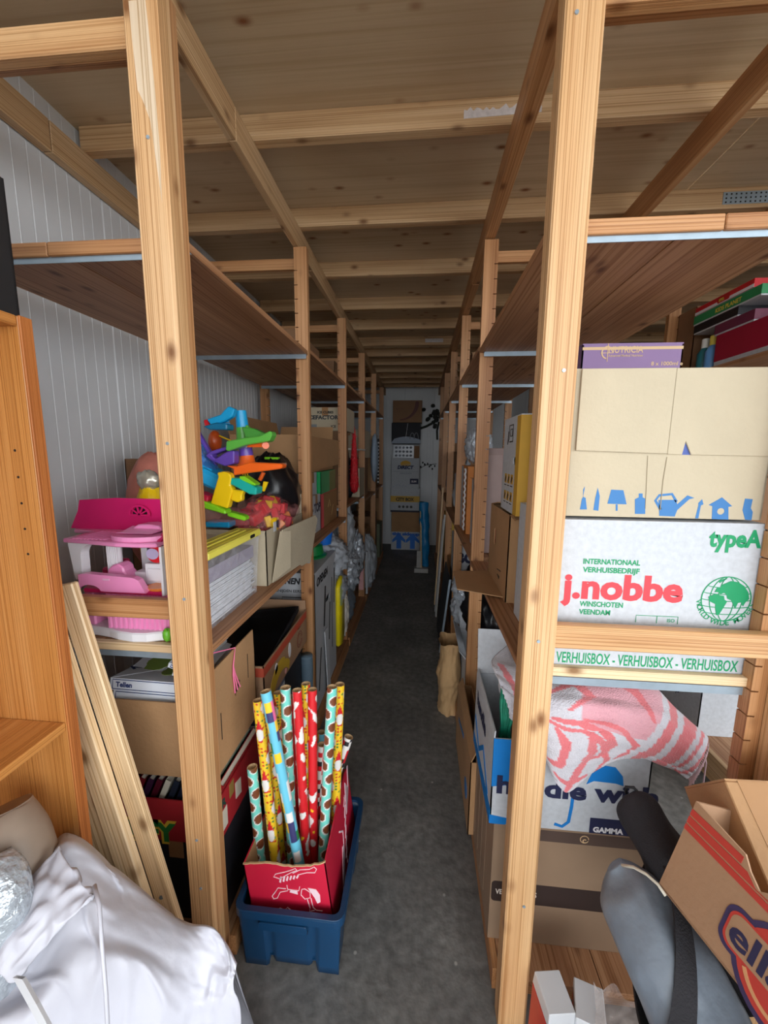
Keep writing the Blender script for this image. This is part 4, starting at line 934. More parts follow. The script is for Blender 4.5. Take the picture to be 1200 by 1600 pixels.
# ------------------------------------------------------------------ left rack, near bay: floor level
CB1 = carton('book_carton', 'brown carton tied with pink string and full of white learning books', -.945, -.595, 1.0, 1.30, .615, .862, CARD, opened=True, holes=[('front', rrect(.245, .262, .06, .2, .008)), ('right', [(.146, .180), (.178, .198), (.186, .212), (.176, .224), (.150, .208), (.140, .192)])], flaps=[('right', 0, .10)])
T = CB1; PINKS = plain('pink_string', S(240, 120, 160), .7, .1)
hw, hd = T.w/2, T.d/2
g = G()
for k in range(4): g.tube([(-hw+.25+k*.004, -hd-.004, .13-.002*k), (-hw+.248+k*.006, -hd-.006, .2+.01*k), (-hw+.262+k*.003, -hd-.005, .245), (-hw+.28, -hd+.01, .262)], .0022, 6)
T.part('pink_string', g, PINKS, label='pink string through the front slot')
g = G()
for k in range(3): g.tube([(hw+.004, -hd+.135+k*.018, .20), (hw+.006, -hd+.125+k*.006, .27), (hw+.005, -hd+.13, .30), (hw+.004, -hd+.15, .352), (hw-.06, -hd+.10, .352)], .0022, 6)
T.part('pink_string', g, PINKS, label='pink string through the side hole')
T.part('slit', G().box(hw+.0002, hw+.001, -.105, -.101, .1, .19).box(hw+.0002, hw+.001, .09, .0935, .19, .28), HOLE, kind='stuff')  # dark strips stand for the shaded cuts
# books inside
BKW = plain('book_cover_white', S(222, 226, 234), .5, .04); BKB = ink(36, 56, 110); BKK = ink(70, 84, 60)
def book(name, label, loc, w, d, t, rot, cover, group, spine=None, spine_txt=None, title=None, art=None, pages=True):
    B = Thing(name, label, 'book', loc, rot, group, world=False)
    g = G().box(0, w, 0, d, 0, .002).box(0, w, 0, d, t-.002, t).box(0, w, 0, .002, 0, t)
    B.part('cover', g, cover, bevel=.0006)
    if pages: B.part('pages', G().box(.002, w-.003, .003, d-.003, .0021, t-.0021), plain('page_block', S(214, 206, 190), .9, .05))
    if spine_txt or spine:
        B.plane((0, 0, 0), (1, 0, 0), (0, 0, 1)); k = t/2
        B.decals([stroke([(.008, .004), (w-.008, .004), (w-.008, t-.004), (.008, t-.004), (.008, .004)], .0018)], spine or BKB, 'spine_frame')
        if spine_txt: B.text(spine_txt, .018, t*.3, t*.42, BKB, .04)
    if title or art:
        B.plane((0, 0, t), (1, 0, 0), (0, 1, 0))
        if title: B.text(title, .02, d*.35, .035, BKB, .04, rot=.9)
        if art: B.decals([circ(w*.7, d*.5, .045, 14, .035), circ(w*.62, d*.38, .025, 12, .03), circ(w*.8, d*.4, .02, 12)], ink(126, 150, 70), 'cover_art')
    return B
LB1 = 'white learning books in the string-tied carton'
p = at(183, 1085, y=1.04)
book('learning_book', 'white boxed learning book lettered Tellen on its spine, front of the string carton', (p.x, 1.015, .882), .23, .2, .036, (-.18, .03, .02), BKW, LB1, spine_txt='Tellen', title='Kijk-B', art=True)
book('learning_book', 'white boxed learning book directly under the Tellen one', (p.x+.004, 1.017, .843), .23, .2, .034, (-.18, .03, .02), BKW, LB1, spine=BKB)
book('learning_book', 'white learning book with dark animal cover at the left of the string carton', (-.93, 1.05, .865), .11, .2, .03, (.1, .0, -.05), BKW, LB1, spine=BKB, art=True)
book('learning_book', 'small white learning book under the one with the animal cover', (-.925, 1.03, .822), .09, .2, .028, (0, 0, .05), BKW, LB1)
for k in range(4):
    book('learning_book', ['white booklet leaning highest against the string carton side', 'second white booklet leaning by the pink string', 'third white booklet leaning by the pink string', 'lowest white booklet leaning by the pink string'][k], (-.745+.012*k, 1.03, .958-.026*k), .085, .22, .016, (.02, .35, .04), BKW, LB1, spine=BKB)
# red album box and its books
RA = carton('album_box', 'red carton lettered in green and gold under the string-tied carton', -.945, -.605, 1.01, 1.32, .372, .52, plain('red_carton', S(170, 34, 42), .6, .06, 8), opened=True, inside=None)
face(RA, 'front'); a = fuv(RA, 234, 1310); b = fuv(RA, 276, 1310)
RA.text('UFFY', b[0]-.205, a[1]-.004, .072, ink(232, 190, 60), .10, width=.21); RA.text('UFFY', b[0]-.202, a[1], .064, ink(40, 120, 50), .05, width=.204, lift=.0016)
face(RA, 'right'); RA.decals([[(.02, .02), (.06, .02), (.06, .09), (.02, .09)], [(.12, .05), (.16, .04), (.16, .10), (.12, .11)]], ink(222, 214, 196)); RA.text('R', .03, .1, .03, ink(30, 70, 60), .05); RA.decals([[(.08, .09), (.11, .09), (.11, .14), (.08, .14)]], ink(150, 120, 60))
bc = [(130, 30, 40), (60, 30, 60), (90, 22, 40), (214, 208, 190), (36, 44, 60), (28, 34, 52), (66, 84, 104), (90, 96, 100), (150, 190, 170), (168, 40, 44)]
for k in range(10):
    book('paperback', ['%s paperback leaning in the red lettered carton, %s from the left' % (n_, o_) for n_, o_ in zip(['red', 'plum', 'dark red', 'cream', 'slate', 'navy', 'steel blue', 'grey', 'mint', 'bright red'], ['first', 'second', 'third', 'fourth', 'fifth', 'sixth', 'seventh', 'eighth', 'ninth', 'tenth'])][k], (-.932+.029*k, 1.03, .383), .20, .26, .018, (0, -1.15, 0), ink(*bc[k], .4), 'paperbacks in the red carton')
carton('crate', 'black carton at floor level under the red lettered carton', -.90, -.605, 1.015, 1.33, .0755, .366, plain('black_card', S(34, 34, 40), .5, .15, 6))
# magazines and binder showing on the aisle side behind the cartons
GM = 'magazines stacked on the floor of the near left bay'
z = .0755
for k in range(16):
    c = random.choice([(40, 36, 40), (70, 30, 40), (210, 212, 216), (50, 60, 80), (26, 26, 30), (120, 40, 50)]); t = random.uniform(.016, .026)
    solo('magazine', 'glossy magazine, %s from the floor in the stack beside the red lettered carton' % ORD[k], 'magazine', G().box(-.86, -.612+random.uniform(-.012, .012), 1.36, 1.62+random.uniform(-.01, .01), z, z+t), ink(*c, .35), group=GM, bevel=.001); z += t+.0006
PB = Thing('ring_binder', 'purple binder with a white spine label on top of the magazines', 'binder', (-.72, 1.5, z+.0005), world=True)
PB.part('cover', G().box(-.85, -.597, 1.40, 1.62, z+.001, z+.07), plain('purple_board', S(104, 62, 110), .5, .06), bevel=.002); PB.part('spine_label', G().box(-.597, -.5962, 1.46, 1.58, z+.012, z+.06), WHITEP)
z2 = z+.0725
for k in range(5): solo('magazine', 'magazine on top of the purple binder, %s from below' % ORD[k], 'magazine', G().box(-.85, -.60+random.uniform(-.01, .01), 1.38, 1.62, z2+k*.0185, z2+k*.0185+.018), ink(*[(210, 214, 222), (60, 74, 100), (30, 30, 36), (190, 196, 206), (90, 100, 120)][k], .4), group='pale magazines on the purple binder', bevel=.001)
# fruit carton holding a black screen
FC = carton('fruit_carton', 'brown fruit carton with a red rim band and yellow print holding a black panel', -.955, -.588, 1.36, 1.935, .60, .778, plain('fruit_box_card', S(172, 128, 92)), opened=True, holes=[('right', slot(.46, .135, .07, .02))], flaps=[('back', 10, .045)], rot=(.0, 0, 0))
T = FC; RB2 = ink(190, 78, 54)
face(T, 'right'); T.decal([(0, T.h-.045), (T.d, T.h-.045), (T.d, T.h-.008), (0, T.h-.008)], RB2, 'red_band')
T.decals([arc(.17, -.02, .13, 60, 150, 14)+arc(.17, -.04, .10, 150, 60, 14), arc(.19, -.05, .14, 40, 140, 14)+arc(.19, -.07, .12, 140, 40, 14)], ink(206, 170, 50), 'banana_print'); T.decals([circ(.13, .09, .016, 14, .03), circ(.30, .09, .018, 14, .036)], WINK); T.decals([stroke(circ(.45, .07, .04, 22), .004), stroke(circ(.45, .07, .028, 22), .003)], ink(128, 70, 54)); T.decals([circ(.24, .02, .012)], ink(230, 170, 170))
face(T, 'front'); T.decal([(0, T.h-.045), (T.w, T.h-.045), (T.w, T.h-.008), (0, T.h-.008)], RB2, 'red_band')
TV = Thing('flat_screen', 'big black flat panel lying tilted in the fruit carton', 'screen', (-.75, 1.64, .70), world=True)
q4 = [Vector(p) for p in ((-.90, 1.40, .70), (-.598, 1.40, .757), (-.610, 1.88, .818), (-.90, 1.88, .775))]
TV.part('panel', G().hexa([p-Vector((0, 0, .03)) for p in q4], q4), BLACK, bevel=.003)
q5 = [q4[0].lerp(q4[2], .02), q4[1].lerp(q4[3], .02), q4[2].lerp(q4[0], .02), q4[3].lerp(q4[1], .02)]
TV.part('screen_glass', G().hexa([p+Vector((0, 0, .0002)) for p in q5], [p+Vector((0, 0, .0016)) for p in q5]), BLACKG)
solo('magazine_stack_box', 'dark carton on the floor carrying the fruit carton', 'box', G().box(-.93, -.62, 1.66, 1.93, .0755, .598), plain('black_card', S(34, 34, 40)), bevel=.003)

# ------------------------------------------------------------------ crate, red box and gift wrap in the aisle
CR = Thing('crate', 'dark blue plastic crate on the floor at the mouth of the aisle', 'crate', (-.365, 1.16, 0), world=True)
BLU = plain('crate_blue', S(12, 58, 94), .38, .06, 14, coat=.1)
cx0, cx1, cy0, cy1, ch = -.524, -.206, .957, 1.36, .236
def crate_wall(p0, p1, inn):
    p0, p1 = Vector(p0), Vector(p1); L = (p1-p0).length; U = (p1-p0)/L; out = -Vector(inn)
    g = G(); n = 48; vs = []; fs = []
    foot = lambda s: .034 if (.26 < s/L < .31 or .71 < s/L < .76) else .018 if .31 <= s/L <= .71 else 0
    for j in range(9):
        t = j/8
        for i in range(n+1):
            s = L*i/n; f = s/L
            rec = -.007*min(1, max(0, (min(abs(f-.285), abs(f-.735))*-1+.05)/.02)); rec += -.002*(1 if .33 < f < .69 else 0)
            z = foot(s)+(ch-.012-foot(s))*t
            sl = 1-.06*(1-t)
            b = p0+U*(L/2+(s-L/2)*sl)+out*(-.014*(1-t)+rec*(1 if t < .93 else 0))
            vs.append((b.x, b.y, z))
    w = n+1
    for j in range(8):
        for i in range(n): fs.append((j*w+i, j*w+i+1, (j+1)*w+i+1, (j+1)*w+i))
    return g.add(vs, fs)
for p0, p1, inn in (((cx0, cy0, 0), (cx1, cy0, 0), (0, 1, 0)), ((cx1, cy0, 0), (cx1, cy1, 0), (-1, 0, 0)), ((cx1, cy1, 0), (cx0, cy1, 0), (0, -1, 0)), ((cx0, cy1, 0), (cx0, cy0, 0), (1, 0, 0))):
    o = CR.part('wall', crate_wall(p0, p1, inn), BLU, smooth='auto'); md = o.modifiers.new('thickness', 'SOLIDIFY'); md.thickness = .003; md.offset = 0
CR.part('bottom', G().box(cx0+.018, cx1-.018, cy0+.018, cy1-.018, .034, .037), BLU)
ro = rrect(cx0-.012, cx1+.012, cy0-.012, cy1+.012, .03, 5); ri = rrect(cx0+.006, cx1-.006, cy0+.006, cy1-.006, .02, 5)
g = G().prism([ro, ri[::-1]], (0, 0, ch-.012), (1, 0, 0), (0, 1, 0), .008); r2 = rrect(cx0-.007, cx1+.007, cy0-.007, cy1+.007, .028, 5)
g.prism([ro, r2[::-1]], (0, 0, ch-.034), (1, 0, 0), (0, 1, 0), .024)
CR.part('rim', g, BLU, bevel=.0015)
CR.part('handle', G().prism([rrect(-.4-.055+.0, -.4+.095, ch-.062, ch-.034, .008)], (0, cy0-.004, 0), (1, 0, 0), (0, 0, 1), .012), BLU, bevel=.001)
CR.part('handle_slot', G().prism([rrect(-.455, -.305, ch-.072, ch-.060, .003)], (0, cy0-.002, 0), (1, 0, 0), (0, 0, 1), .004), plain('crate_shadow_gap', S(8, 30, 56), .6))  # dark blue strip painted as the shade under the handle
REDB = plain('red_print_box', S(206, 26, 60), .5, .05, 9)
BX = Thing('gift_box', 'bright red cardboard box with white line drawings standing tilted in the blue crate', 'box', (-.350, 1.168, .056), (0, math.radians(-7), 0), world=False)
w, d, hl, hr = .262, .36, .305, .31
BX.w, BX.d, BX.h = w, d, hl; rag = []
for i in range(23): rag.append((w-i*w/22, hr-(hr-hl)*i/22-.014*math.sin(PI*min(1, i/14))+random.uniform(-.002, .002)))
g = G(); g.cur = 0
g.prism([[(0, 0), (w, 0)]+rag], (-w/2, -d/2+.004, 0), (1, 0, 0), (0, 0, 1), .004)
g.prism([[(0, 0), (d, 0), (d, hr+.0), (d*.9, hr+.015), (d*.5, hr+.01), (0, hr)]], (w/2-.004, -d/2, 0), (0, 1, 0), (0, 0, 1), .004)
g.prism([[(0, 0), (d, 0), (d, hl), (0, hl)]], (-w/2+.004, d/2, 0), (0, -1, 0), (0, 0, 1), .004)
g.prism([[(0, 0), (w, 0), (w, hl), (0, hl)]], (w/2, d/2-.004, 0), (-1, 0, 0), (0, 0, 1), .004)
g.box(-w/2+.004, w/2-.004, -d/2+.004, d/2-.004, .001, .004)
BX.part('body', g, REDB)
g = G(); g.box(-w/2+.0042, w/2-.0042, -d/2+.0042, -d/2+.005, .004, hl-.016).box(w/2-.005, w/2-.0042, -d/2+.005, d/2-.005, .004, hr-.001).box(-w/2+.0042, -w/2+.005, -d/2+.005, d/2-.005, .004, hl-.001).box(-w/2+.0042, w/2-.0042, d/2-.005, d/2-.0042, .004, hl-.001)
BX.part('lining', g, CARD, label='plain brown inside of the box')
BX.part('torn_edge', G().prism([stroke([(p[0], p[1]+.0005) for p in rag], .003)], (-w/2, -d/2+.0045, 0), (1, 0, 0), (0, 0, 1), .005), EDGE)
face(BX, 'front'); PKI = ink(246, 214, 222); ox, oz = .08, .135
def dl(*p): return [(ox+a, oz+b) for a, b in p]
ln = [dl((.02, .135), (.05, .142), (.075, .15), (.085, .155), (.09, .148), (.07, .14), (.03, .118), (.012, .125), (.02, .135)), dl((.075, .138), (.10, .15), (.13, .152), (.145, .16), (.152, .152), (.145, .14), (.12, .14), (.09, .132)),
      dl((.05, .095), (.05, .08), (.085, .075), (.09, .09)), dl((.045, .082), (.02, .085), (.005, .065), (-.004, .055), (.0, .045), (.012, .048), (.025, .07), (.05, .075)),
      dl((.095, .08), (.09, .06), (.10, .045), (.118, .05), (.12, .07), (.105, .082), (.095, .08)), dl((.108, .044), (.112, .012), (.108, .0), (.125, .004)), dl((.12, .048), (.122, .015), (.13, .005), (.15, .002)), dl((.0, .0), (.015, .012), (.03, .004), (.04, .014), (.05, .003))]
BX.decals([stroke(p, .0022) for p in ln], PKI, 'line_drawing')
BX.decals([stroke(dl((.03+.011*k, .105+.003*k), (.036+.011*k, .125+.001*k)), .0055) for k in range(6)]+[dl((.115, .085), (.14, .08), (.15, .06), (.148, .035), (.138, .03), (.132, .05), (.125, .065)), dl((.055, .07), (.08, .062), (.08, .074), (.06, .08))], PKI, 'line_drawing')
face(BX, 'right')
BX.decals([stroke([(.2+.008*math.sin(k*2.4)+.004*k, .07+.012*k) for k in range(18)], .012), stroke([(.27, .2), (.30, .30), (.33, .25), (.36, .32)], .014), stroke([(.12, .06), (.18, .12), (.20, .20), (.16, .24)], .006), [(.10, .02), (.14, .02), (.19, .16), (.17, .17)]], PKI, 'line_drawing')

YP = S(250, 206, 46); RP = S(216, 36, 44); WPt = S(240, 236, 232); GP = S(40, 130, 70); TP = S(120, 214, 200); BRN = S(120, 66, 40); LBL = S(110, 200, 226); PKP = S(240, 110, 160)
def pat_gnome(a, l, s):
    row = int(l/.085); aa = (a+.25*(row % 2)+s*.37) % 1.0; ll = (l % .085)/.085; x = (aa*2 % 1.0)-.5
    if abs(x) < .24 and ll < .5 and (x/.25)**2+((ll-.28)/.24)**2 < 1: return WPt
    if .45 < ll < .9 and abs(x) < .24*(.95-ll)/.5: return RP
    if ll < .12 and abs(x) < .16: return RP
    fa, fl_ = (a*9) % 1-.5, (l*88) % 1-.5
    if fa*fa+fl_*fl_ < .11 and noise.cell(Vector((a*9//1+.5, l*88//1+.5, s))) > .1: return GP if noise.cell(Vector((a*9//1+.5, l*88//1+.5, s+9))) > 0 else RP
    return YP
def pat_dots(a, l, s):
    row = int(l/.044); x = ((a*2+.5*(row % 2)+s*.21) % 1.0)-.5; y = (l % .044)/.044-.5; r = math.hypot(x, y*.85)
    return BRN if r < .30 else WPt if r < .37 else TP
def pat_blue(a, l, s):
    n = noise.cell(Vector((a*5, l*30, s)))
    return [PKP, YP, S(60, 60, 110), WPt, GP][int(abs(noise.cell(Vector((a*5, l*30, s+4))))*4.99)] if n > .25 else LBL
def pat_red(a, l, s):
    n = noise.noise(Vector((a*4, l*26, s)))
    return WPt if n > .3 else YP if n < -.52 else RP
def pat_white(a, l, s):
    n = noise.cell(Vector((a*6, l*60, s))); return RP if n > .5 else S(40, 40, 44) if n < -.45 else WPt
GWG = 'gift wrap rolls in the red box'
def roll(label, top, bot, yt, yb, pat, seed, r=.0165, zb=.078):
    t, b = at(*top, y=yt), at(*bot, y=yb); dr = (b-t).normalized(); b = t+dr*((zb-t.z)/dr.z); L = (t-b).length; ax = (t-b)/L
    e1 = ax.cross(Vector((0, 1, 0))).normalized(); e2 = ax.cross(e1)
    g = G().grid(lambda u, v: b+ax*(L*v)+(e1*math.cos(2*PI*u)+e2*math.sin(2*PI*u))*r, 28, 320, lambda u, v: pat(u % 1.0, v*L, seed), closeu=True)
    T = Thing('gift_wrap_roll', label, 'gift wrap', b, group=GWG, world=True)
    T.part('wrapped_paper', g, PNT, smooth=True)
    g = G(); n = 18; P = [(t+ax*.0003+(e1*math.cos(2*PI*k/n)+e2*math.sin(2*PI*k/n))*q) for q in (r, r-.0022) for k in range(n)]; P += [p-ax*.02 for p in P[n:]]
    g.add(P, [(k, (k+1) % n, n+(k+1) % n, n+k) for k in range(n)]+[(n+k, n+(k+1) % n, 2*n+(k+1) % n, 2*n+k) for k in range(n)]+[tuple(range(2*n, 3*n))])
    T.part('cardboard_core', g, EDGE)
roll('teal gift wrap roll with brown dots, short one at the left end', (394, 1198), (406, 1332), 1.10, 1.08, pat_dots, 1)
roll('yellow gnome gift wrap roll furthest left of the tall ones', (403, 1094), (430, 1340), 1.13, 1.08, pat_gnome, 2)
roll('yellow gnome gift wrap roll just behind the light blue roll', (420, 1108), (440, 1340), 1.18, 1.13, pat_gnome, 3, .015)
roll('light blue gift wrap roll with coloured blocks leaning across the others', (415, 1080), (463, 1325), 1.09, 1.055, pat_blue, 4)
roll('yellow gift wrap roll between the light blue roll and the tall teal roll', (434, 1082), (452, 1330), 1.24, 1.20, pat_gnome, 5, .0155)
roll('tall teal gift wrap roll with brown dots left of the red rolls', (446, 1074), (457, 1336), 1.16, 1.115, pat_dots, 6, .0175)
roll('red and white gift wrap roll standing lowest of the red ones', (456, 1088), (470, 1330), 1.24, 1.22, pat_red, 7, .0145)
roll('red gift wrap roll with a white figure print in the middle', (464, 1078), (478, 1330), 1.15, 1.11, pat_red, 8, .0155)
roll('yellow gift wrap roll with a white end, tallest of all', (478, 1068), (482, 1332), 1.20, 1.15, pat_gnome, 9, .0155)
roll('red gift wrap roll right of the tallest yellow one', (488, 1077), (490, 1330), 1.18, 1.13, pat_red, 10, .0155)
roll('short white gift wrap roll with red specks behind the red rolls', (503, 1163), (492, 1325), 1.22, 1.19, pat_white, 11, .0155)
roll('short blue gift wrap roll peeping up behind the white one', (502, 1144), (496, 1325), 1.29, 1.26, pat_blue, 12, .0155)
roll('teal gift wrap roll with brown dots second from the right end', (519, 1073), (505, 1328), 1.16, 1.11, pat_dots, 13, .0165)
roll('yellow gnome gift wrap roll furthest right of the tall ones', (531, 1069), (524, 1275), 1.22, 1.20, pat_gnome, 14, .0165)
roll('short white gift wrap roll leaning over the right rim', (545, 1151), (524, 1215), 1.27, 1.25, pat_white, 15, .0165)

# ------------------------------------------------------------------ front left: bookcase, boards, bubble wrap, cloth
BC = Thing('bookcase', 'golden oak bookcase side with a shelf at the far left', 'bookcase', (-1.0, .4, 0), world=True)
BC.part('side_panel', G().box(-1.17, -.793, .742, .766, 0, 1.862), BOOK[2], bevel=.002)
BC.part('side_panel', G().box(-1.17, -.755, -.08, -.052, 0, 1.862), BOOK[2], bevel=.002)
BC.part('front_lipping', G().box(-.793, -.788, .741, .767, 0, 1.862), wood('oak_edge', 2, S(150, 84, 34), S(168, 98, 44), S(184, 112, 54), knot=False), bevel=.001, label='darker edge strip')
BC.part('back_panel', G().box(-1.178, -1.17, -.08, .766, 0, 1.862), BOOK[2])
for z in (.965, 1.842): BC.part('shelf' if z < 1.8 else 'top', G().box(-1.17, -.795, -.05, .742, z, z+.02), BOOK[1], bevel=.002)
g = G()
for k in range(5): g.cyl((-.835, .7425, 1.38+.055*k), (-.835, .7415, 1.38+.055*k), .0028, n=8)
BC.part('peg_hole', g, HOLE, kind='stuff')  # dark discs painted as the shade in the holes
T = carton('case', 'black case standing on top of the bookcase', -1.15, -.838, .5, .79, 1.864, 2.13, BLACK)
# leaning boards: three separate planks
def plank(label, bot, top, w, t, mat, ang=0):
    b, tp = Vector(bot), Vector(top); ax = (tp-b); L = ax.length; ax.normalize(); e1 = Vector((1, math.tan(ang), 0)); e1 = (e1-ax*e1.dot(ax)).normalized(); e2 = ax.cross(e1)
    M = Matrix((e1, e2, ax)).transposed()
    T = Thing('plank', label, 'plank', b, M, 'planks leaning beside the bookcase', world=False)
    T.part('board', G().box(-w/2, w/2, -t/2, t/2, 0, L), mat, bevel=.003)
    g = G()
    for z in (.36, .40): g.cyl((random.uniform(-.01, .01), -t/2-.001, z), (0, -t/2+.001, z), .006, n=10)
    T.part('nail_hole', g, plain('rusty_mark', S(90, 96, 96), .6), kind='stuff'); return T
plank('pale pine plank leaning nearest the bookcase', (-.697, .83, 0), (-.990, .842, 1.30), .060, .022, PALE[2])
plank('pale pine plank leaning in the middle of the three', (-.642, .825, 0), (-.938, .838, 1.31), .060, .024, PALE[2])
plank('pale pine plank leaning closest to the left front post', (-.592, .850, 0), (-.880, .866, 1.27), .05, .022, PALE[2])
BW = Thing('bubble_wrap_roll', 'roll of clear bubble wrap over brown board at the lower left edge', 'bubble wrap', (-.92, .58, 0), world=True)
BW.part('board_core', limb([(-.93, .60, .02), tuple(at(20, 1400, y=.62)), tuple(at(8, 1262, y=.66))], [.085, .08, .045], 26, 3, .01), plain('grey_brown_board', S(150, 132, 116), .5, .12), smooth='auto')
g = limb([(-.87, .48, .02), tuple(at(2, 1460, y=.54)), tuple(at(-12, 1345, y=.57))], [.06, .05, .03], 40, 5, .02)
BW.part('bubble_film', g, plain('bubble_silver', S(186, 194, 202), .16, .3, 40, 1.0, 55, metal=.35), smooth=True, label='glinting bubble film')
# cloth heap
def P3(px, py, y): p = at(px, py, y=y); return (p.x, p.y, p.z)
cg = [[(-1.02, .60, .0), (-.86, .84, 0), (-.76, .86, 0), (-.62, .86, 0), (-.50, .83, 0), (-.385, .80, 0), (-.37, .78, 0)],
      [(-1.0, .62, .52), P3(70, 1420, .74), P3(118, 1330, .79), P3(205, 1385, .81), P3(280, 1450, .80), P3(345, 1490, .78), P3(372, 1520, .76)],
      [P3(-60, 1470, .54), P3(40, 1400, .62), P3(106, 1312, .68), P3(195, 1366, .72), P3(282, 1435, .735), P3(335, 1448, .72), P3(372, 1500, .70)],
      [P3(-60, 1520, .50), P3(30, 1465, .57), P3(110, 1360, .64), P3(200, 1400, .68), P3(288, 1450, .70), P3(338, 1480, .69), P3(369, 1515, .68)],
      [P3(-50, 1580, .47), P3(40, 1535, .53), P3(120, 1450, .585), P3(205, 1465, .62), P3(285, 1510, .65), P3(335, 1535, .66), P3(366, 1540, .665)],
      [P3(-50, 1700, .44), P3(40, 1640, .48), P3(120, 1580, .53), P3(205, 1570, .57), P3(280, 1600, .61), P3(330, 1610, .635), P3(377, 1605, .645)],
      [(-.98, .36, .0), (-.86, .38, 0), (-.74, .44, 0), (-.63, .48, 0), (-.52, .53, 0), (-.43, .57, 0), (-.385, .60, 0)]]
cf = spline(cg, 7, 7)
def clothpt(u, v):
    p = cf(u, v); a = u*7+v*2.2
    rid = (.5-abs(noise.noise(Vector((u*4.5+v*1.5, v*1.1, 2)))))*.030+max(0, .10-abs(noise.noise(Vector((u*5-v*3, v*2+u*2, 7)))))*.09+.003*noise.noise(Vector((u*22, v*22, 4)))
    k = math.sin(PI*min(1, max(0, v)))**.5
    return p+Vector((.25*rid*k, -rid*.75*k, rid*.65*k))
WC = plain('white_coated_cloth', S(194, 194, 204), .42, .02, 6, .12, 40)
CH = Thing('cloth_cover', 'large white coated cloth cover heaped on the floor at lower left', 'cloth', (-.65, .65, 0), world=True)
o = CH.part('cover', G().grid(clothpt, 110, 110), WC, smooth=True)
fg = [[P3(40, 1516, .515), P3(75, 1475, .54), P3(115, 1430, .565), P3(160, 1384, .60)],
      [P3(14, 1480, .525), P3(55, 1428, .555), P3(100, 1380, .595), P3(140, 1348, .63)],
      [P3(2, 1452, .55), P3(38, 1392, .59), P3(80, 1338, .63), P3(107, 1312, .655)]]
ff = spline(fg, 3, 4)
o = CH.part('collar', G().grid(lambda u, v: ff(u, v)+Vector((0, -.018-.012*math.sin(PI*v)-.006*noise.noise(Vector((u*7, v*5, 3))), .004+.008*noise.noise(Vector((u*6, v*9, 1))))), 50, 26), WC, smooth=True, label='turned back hemmed collar')
md = o.modifiers.new('thickness', 'SOLIDIFY'); md.thickness = .008
sp = [Vector(P3(156, 1378, .60)), Vector(P3(164, 1410, .575)), Vector(P3(168, 1470, .545)), Vector(P3(174, 1540, .53)), Vector(P3(180, 1640, .50))]
CH.part('seam_piping', G().tube([p+Vector((0, -.012, .008)) for p in sp], .0035, 8), WC, smooth=True)
bd = [Vector(P3(48, 1512, .51)), Vector(P3(70, 1550, .495)), Vector(P3(92, 1590, .485)), Vector(P3(115, 1640, .47))]
g = G(); n = len(bd)
for q in (0, 1): 
    for p in bd: g.v.append(tuple(p+Vector((.018*q-.009, -.022, .012))))
for q in (0, 1):
    for p in bd: g.v.append(tuple(p+Vector((.018*q-.009, -.016, .008))))
for i in range(n-1):
    g.f += [(i, i+1, n+i+1, n+i), (2*n+i, 3*n+i, 3*n+i+1, 2*n+i+1), (i, 2*n+i, 2*n+i+1, i+1), (n+i, n+i+1, 3*n+i+1, 3*n+i)]
g.mi = [0]*len(g.f); CH.part('webbing', g, WHITEP, label='flat white webbing band')

# ------------------------------------------------------------------ left rack, farther bays
GX = carton('moving_box', 'grey printed moving box on the floor behind the fruit carton', -1.02, -.578, 2.075, 2.62, .0755, .925, GREYC, tape=False, holes=[('right', slot(.30, .60, .10, .04))])
T = GX; face(T, 'front'); K = ink(30, 30, 34)
a = fuv(T, 398, 953); T.text('OPENEN', a[0]-.02, a[1], .045, K, .06, .25, width=.27); T.text('VOOR OPENEN', .06, T.h-.06, .035, K, .05, .25, width=.3)
T.text('NA DOORSNIJDEN EERST', .1, T.h-.11, .016, K, .02, width=.28); T.decals([stroke([(.25, T.h-.19), (.25, T.h-.14), (.42, T.h-.14), (.42, T.h-.19), (.25, T.h-.19)], .004)], K)
face(T, 'right'); T.decals([stroke([(.06, .1), (.12, .35)], .02), stroke([(.2, .45), (.24, .7)], .03), stroke([(.33, .3), (.36, .55)], .02), stroke([(.42, .2), (.42, .7)], .012), stroke([(.48, .5), (.5, .78)], .02)], K); T.text('OPENEN', .04, .76, .05, K, .05, .2)
solo('board', 'pale blue white strip leaning against the grey printed box', 'board', G().hexa([(-.555, 2.25, .0755), (-.548, 2.25, .0755), (-.548, 2.32, .0755), (-.555, 2.32, .0755)], [(-.573, 2.25, .50), (-.566, 2.25, .50), (-.566, 2.32, .50), (-.573, 2.32, .50)]), WHITEC)
B_ = Thing('boot', 'pair of blue grey plastic tubs stuck between the fruit carton and post', 'tub', (-.6, 1.97, .0755), world=True)
B_.part('tub_shell', limb([(-.605, 1.965, .08), (-.60, 1.965, .3), (-.60, 1.96, .50)], [.03, .032, .035], 18, 3, .005), plain('slate_plastic', S(110, 134, 152), .4, .08), smooth=True)
B_.e.name = 'tub'; B_.e['label'] = 'narrow blue grey plastic tub standing by the second left post'
def sack(label, c, r, mat, seed, amp=.2, group=None, name='sack', cat='bag', n=64, fr=3):
    g = G().blob(c, r, seed, amp*1.5, fr*1.5, n); c = Vector(c)
    g.v = [tuple(Vector(p)+(Vector(p)-c)*(.16*(.5-abs(noise.noise((Vector(p)-c)*26+Vector((seed, 0, 0))))))) for p in g.v]; return solo(name, label, cat, g, mat, group=group, smooth=True)
GRB = plain('grey_plastic_bag', S(176, 182, 190), .32, .08, 8, .5, 30); SIL = plain('silver_bag', S(196, 204, 214), .2, .1, 12, .8, 40, metal=.3)
sack('large grey white plastic bag lying on the floor boxes of the second bay', (-.70, 2.78, .84), (.16, .22, .14), GRB, 21, .22)
sack('lower grey white plastic bag in the second bay', (-.68, 2.78, .60), (.13, .2, .13), GRB, 22, .22)
